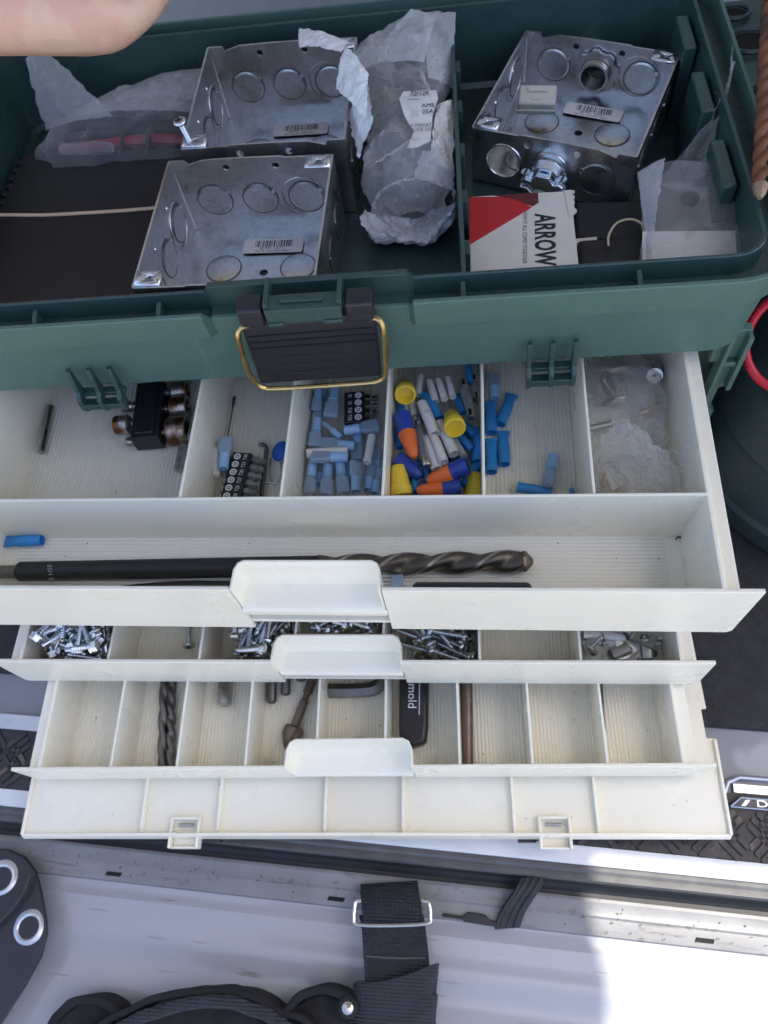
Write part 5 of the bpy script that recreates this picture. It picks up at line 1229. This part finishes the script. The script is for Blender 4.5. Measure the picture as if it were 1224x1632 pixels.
# webbing strap with wire buckle
ws = thing('webbing_strap', 'black ribbed webbing strap with a metal loop hanging over the sill', 'strap', T(0, 0, 0))
def wstrap(pts, width, name, m='webbing', dirs=None, th=.22, ribs=True):
    pts = smooth(pts, 8); q = MB(); n_ = len(pts); dirs = dirs or V(1, .1, 0)
    # fine cross ribs
    P = []; 
    for i in range(n_-1):
        for k in range(5): P.append(pts[i].lerp(pts[i+1], k/5))
    vs = []; fs = []
    for i, p in enumerate(P):
        d = Vector(dirs).normalized(); t_ = (P[min(i+1, len(P)-1)]-P[max(i-1, 0)]).normalized(); nn = t_.cross(d).normalized()
        if nn.z < 0: nn = -nn
        hh = th/2*(1+(.22 if (i % 2 and ribs) else 0))
        for a, c_ in ((-1, -1), (1, -1), (1, 1), (-1, 1)): vs.append(p+d*(a*width/2)+nn*(c_*hh))
    for i in range(len(P)-1):
        for k in range(4): fs.append((i*4+k, i*4+(k+1) % 4, i*4+4+(k+1) % 4, i*4+4+k))
    q.add(vs, fs); return q.build(name, m, ws, sharp=60)
z0 = -20.6
wstrap([at(620, 1409, -21.4), at(621, 1422, -20.5), at(624, 1445, -20.1), at(626, 1466, -20.35), at(627, 1472, -20.9)], 4.0, 'top_loop')
wstrap([at(622, 1458, -20.9), at(626, 1470, -20.45), at(630, 1510, -20.2), at(634, 1560, -20.1), at(640, 1620, -20.2), at(646, 1700, -20.6)], 4.25, 'hanging_strap')
q = MB(); rect = [(566, 1440), (572, 1436), (620, 1434), (676, 1436), (684, 1442), (686, 1462), (680, 1472), (625, 1475), (572, 1474), (564, 1466)]
q.tube(smooth([at(x, y, -20.3) for x, y in rect]+[at(566, 1440, -20.3)], 3)[:-1], .14, 8, True); q.build('buckle', 'nickel', ws)
q = MB()
def keeper(pts, hgt, name):
    P = smooth([at(x, y, z) for x, y, z in pts], 8); vs = []; fs = []; n_ = len(P)
    for i, p in enumerate(P):
        rb = .03 if i % 2 else 0
        for a, h_ in ((-.5, 0), (.5, .0), (.5, .16), (-.5, .16)): vs.append(p+V(.1, 1, .12)*(a*hgt)+V(0, 0, h_+rb))
    for i in range(n_-1):
        for k in range(4): fs.append((i*4+k, i*4+(k+1) % 4, i*4+4+(k+1) % 4, i*4+4+k))
    b_ = MB(); b_.add(vs, fs); b_.build(name, 'webbing', ws, sharp=50)
keeper([(560, 1598, -20.6), (572, 1596, -19.9), (600, 1598, -19.6), (650, 1585, -19.5), (680, 1572, -19.5), (692, 1568, -19.8), (697, 1567, -20.6)], 2.3, 'keeper')
keeper([(570, 1640, -20.4), (600, 1634, -19.8), (650, 1622, -19.7), (690, 1610, -19.9), (696, 1609, -20.6)], 1.7, 'keeper')
q = MB(); q.tube(smooth([at(583, 1524, -19.98)+V(0, 0, .0), at(632, 1527, -19.95), at(678, 1527, -19.95)], 6), .05, 5); q.build('stitching', 'rubber_grey', ws)
# pouch with felt folds at the bottom edge
pc = thing('felt_pouch', 'black felt and webbing pouch with a rivet at the bottom edge', 'pouch', T(0, 0, 0))
def band(pts, z, hgt, m, th=.5, name='fold'):
    P = smooth([at(x, y, z) for x, y in pts], 6); vs = []; fs = []; n_ = len(P)
    for i, p in enumerate(P):
        t_ = (P[min(i+1, n_-1)]-P[max(i-1, 0)]).normalized(); nn = V(-t_.y, t_.x, 0).normalized()
        wv = .12*fbm((p.x*.7, p.y*.7, z)); prof = [(-.5, -hgt), (-.5, -.12), (-.3, 0), (.3, 0), (.5, -.12), (.5, -hgt)]
        for a, h_ in prof: vs.append(p+nn*(a*th+wv)+V(0, 0, h_+wv))
    for i in range(n_-1):
        for k in range(5): fs.append((i*6+k, i*6+k+1, i*6+7+k, i*6+6+k))
    q = MB(); q.add(vs, fs); return q.build(name, m, pc, sharp=50)
band([(70, 1650), (95, 1608), (130, 1594), (165, 1600), (190, 1625), (200, 1660)], -20.2, 2.5, 'felt', .5)
band([(120, 1660), (190, 1618), (250, 1590), (330, 1581), (400, 1588), (440, 1612), (480, 1625), (520, 1660)], -19.8, 3, 'felt', .45)
band([(150, 1670), (220, 1622), (290, 1601), (350, 1598), (410, 1610), (455, 1640), (480, 1680)], -19.4, 3, 'webbing', .75)
band([(420, 1650), (450, 1615), (480, 1588), (515, 1577), (545, 1588), (575, 1612), (600, 1660)], -19.9, 3, 'felt', .5)
q = MB()
def floorf(u, v):
    x, y, *_ = interp([(75, 1645, 0), (130, 1600, 0), (250, 1602, 0), (340, 1590, 0), (440, 1618, 0), (515, 1584, 0), (590, 1630, 0)], u); p = at(x, y+v*110, -20.9); return (p.x, p.y, p.z)
crumple(q, floorf, 60, 20, .3, .4, 41); q.build('lining', 'felt', pc)
p = at(555, 1606, -19.6); q = MB(); q.lathe([(0, .62), (.12, .6), (.2, .45), (.2, .42)], 24, M=T(*p) @ ry(-90)); rv = q.build('rivet_ring', 'felt', pc)
q = MB(); q.lathe([(.1, .38), (.3, .36), (.36, .25), (.37, .02)], 24, M=T(*p) @ ry(-90)); q.build('rivet', 'nickel', pc)
# black trim strap crossing from the seal to the sill and a small clip
q = MB(); q.ribbon(smooth([at(852, 1398, -20.6), at(842, 1415, -20.5), at(828, 1435, -20.9), at(816, 1455, -21.5), at(808, 1478, -22.0)], 5), V(1, .12, 0), 1.7, .3)
for k in (-.45, 0, .45): q.tube(smooth([at(852, 1398, -20.45)+V(k, 0, 0), at(842, 1415, -20.35)+V(k, 0, 0), at(828, 1435, -20.72)+V(k, 0, 0), at(816, 1455, -21.32)+V(k, 0, 0), at(808, 1478, -21.85)+V(k, 0, 0)], 4), .1, 6)
tag(q.build('rubber_strap', 'rubber', None), 'short ribbed black rubber strap crossing from door seal to sill', 'strap')
q = MB(); q.prism([(-2.0, -.2), (-.6, -.22), (-.5, -.35), (1.9, -.4), (2.0, -.1), (1.2, -.02), (.9, .28), (-.3, .3), (-.6, .0), (-2.0, .02)], 0, .25); tag(q.build('trim_clip', 'rubber', None, bevel=.06, M=T(*at(752, 1462, -22.0)) @ rz(-4)), 'small black plastic clip on the sill beside the webbing strap', 'clip')

# dust, grit and tiny crumbs on drawer floors and sill
gr = MB(); rgd = random.Random(77)
def crumb(p, r): 
    a = rgd.uniform(0, 6.3); gr.box(-r, r, -r*.6, r*.6, 0, r*.7, M=T(*p) @ rz(math.degrees(a)))
for i in range(26): crumb(V(rgd.uniform(-20.5, 20.5), rgd.uniform(15.8, 20.2), D1F+.03), rgd.uniform(.02, .05))
for i in range(24): crumb(V(rgd.uniform(-20.5, 20.5), rgd.uniform(21, 29), D1F+.03), rgd.uniform(.02, .05))
for i in range(36): crumb(D3 @ V(rgd.uniform(-20.3, 20.3), rgd.uniform(-1.5, 5), -16.93), rgd.uniform(.02, .055))
for i in range(10): crumb(CV @ V(rgd.uniform(-23, 23), rgd.uniform(-5.2, -2), -17.74), rgd.uniform(.02, .045))
for i in range(120): crumb(VAN @ V(rgd.uniform(-30, 30), rgd.uniform(.4, 2.2), -21.8), rgd.uniform(.02, .06))
tag(gr.build('grit', 'rubber', None, sharp=0), 'tiny dark crumbs of dirt on the drawer floors and sill', 'dirt', kind='stuff')
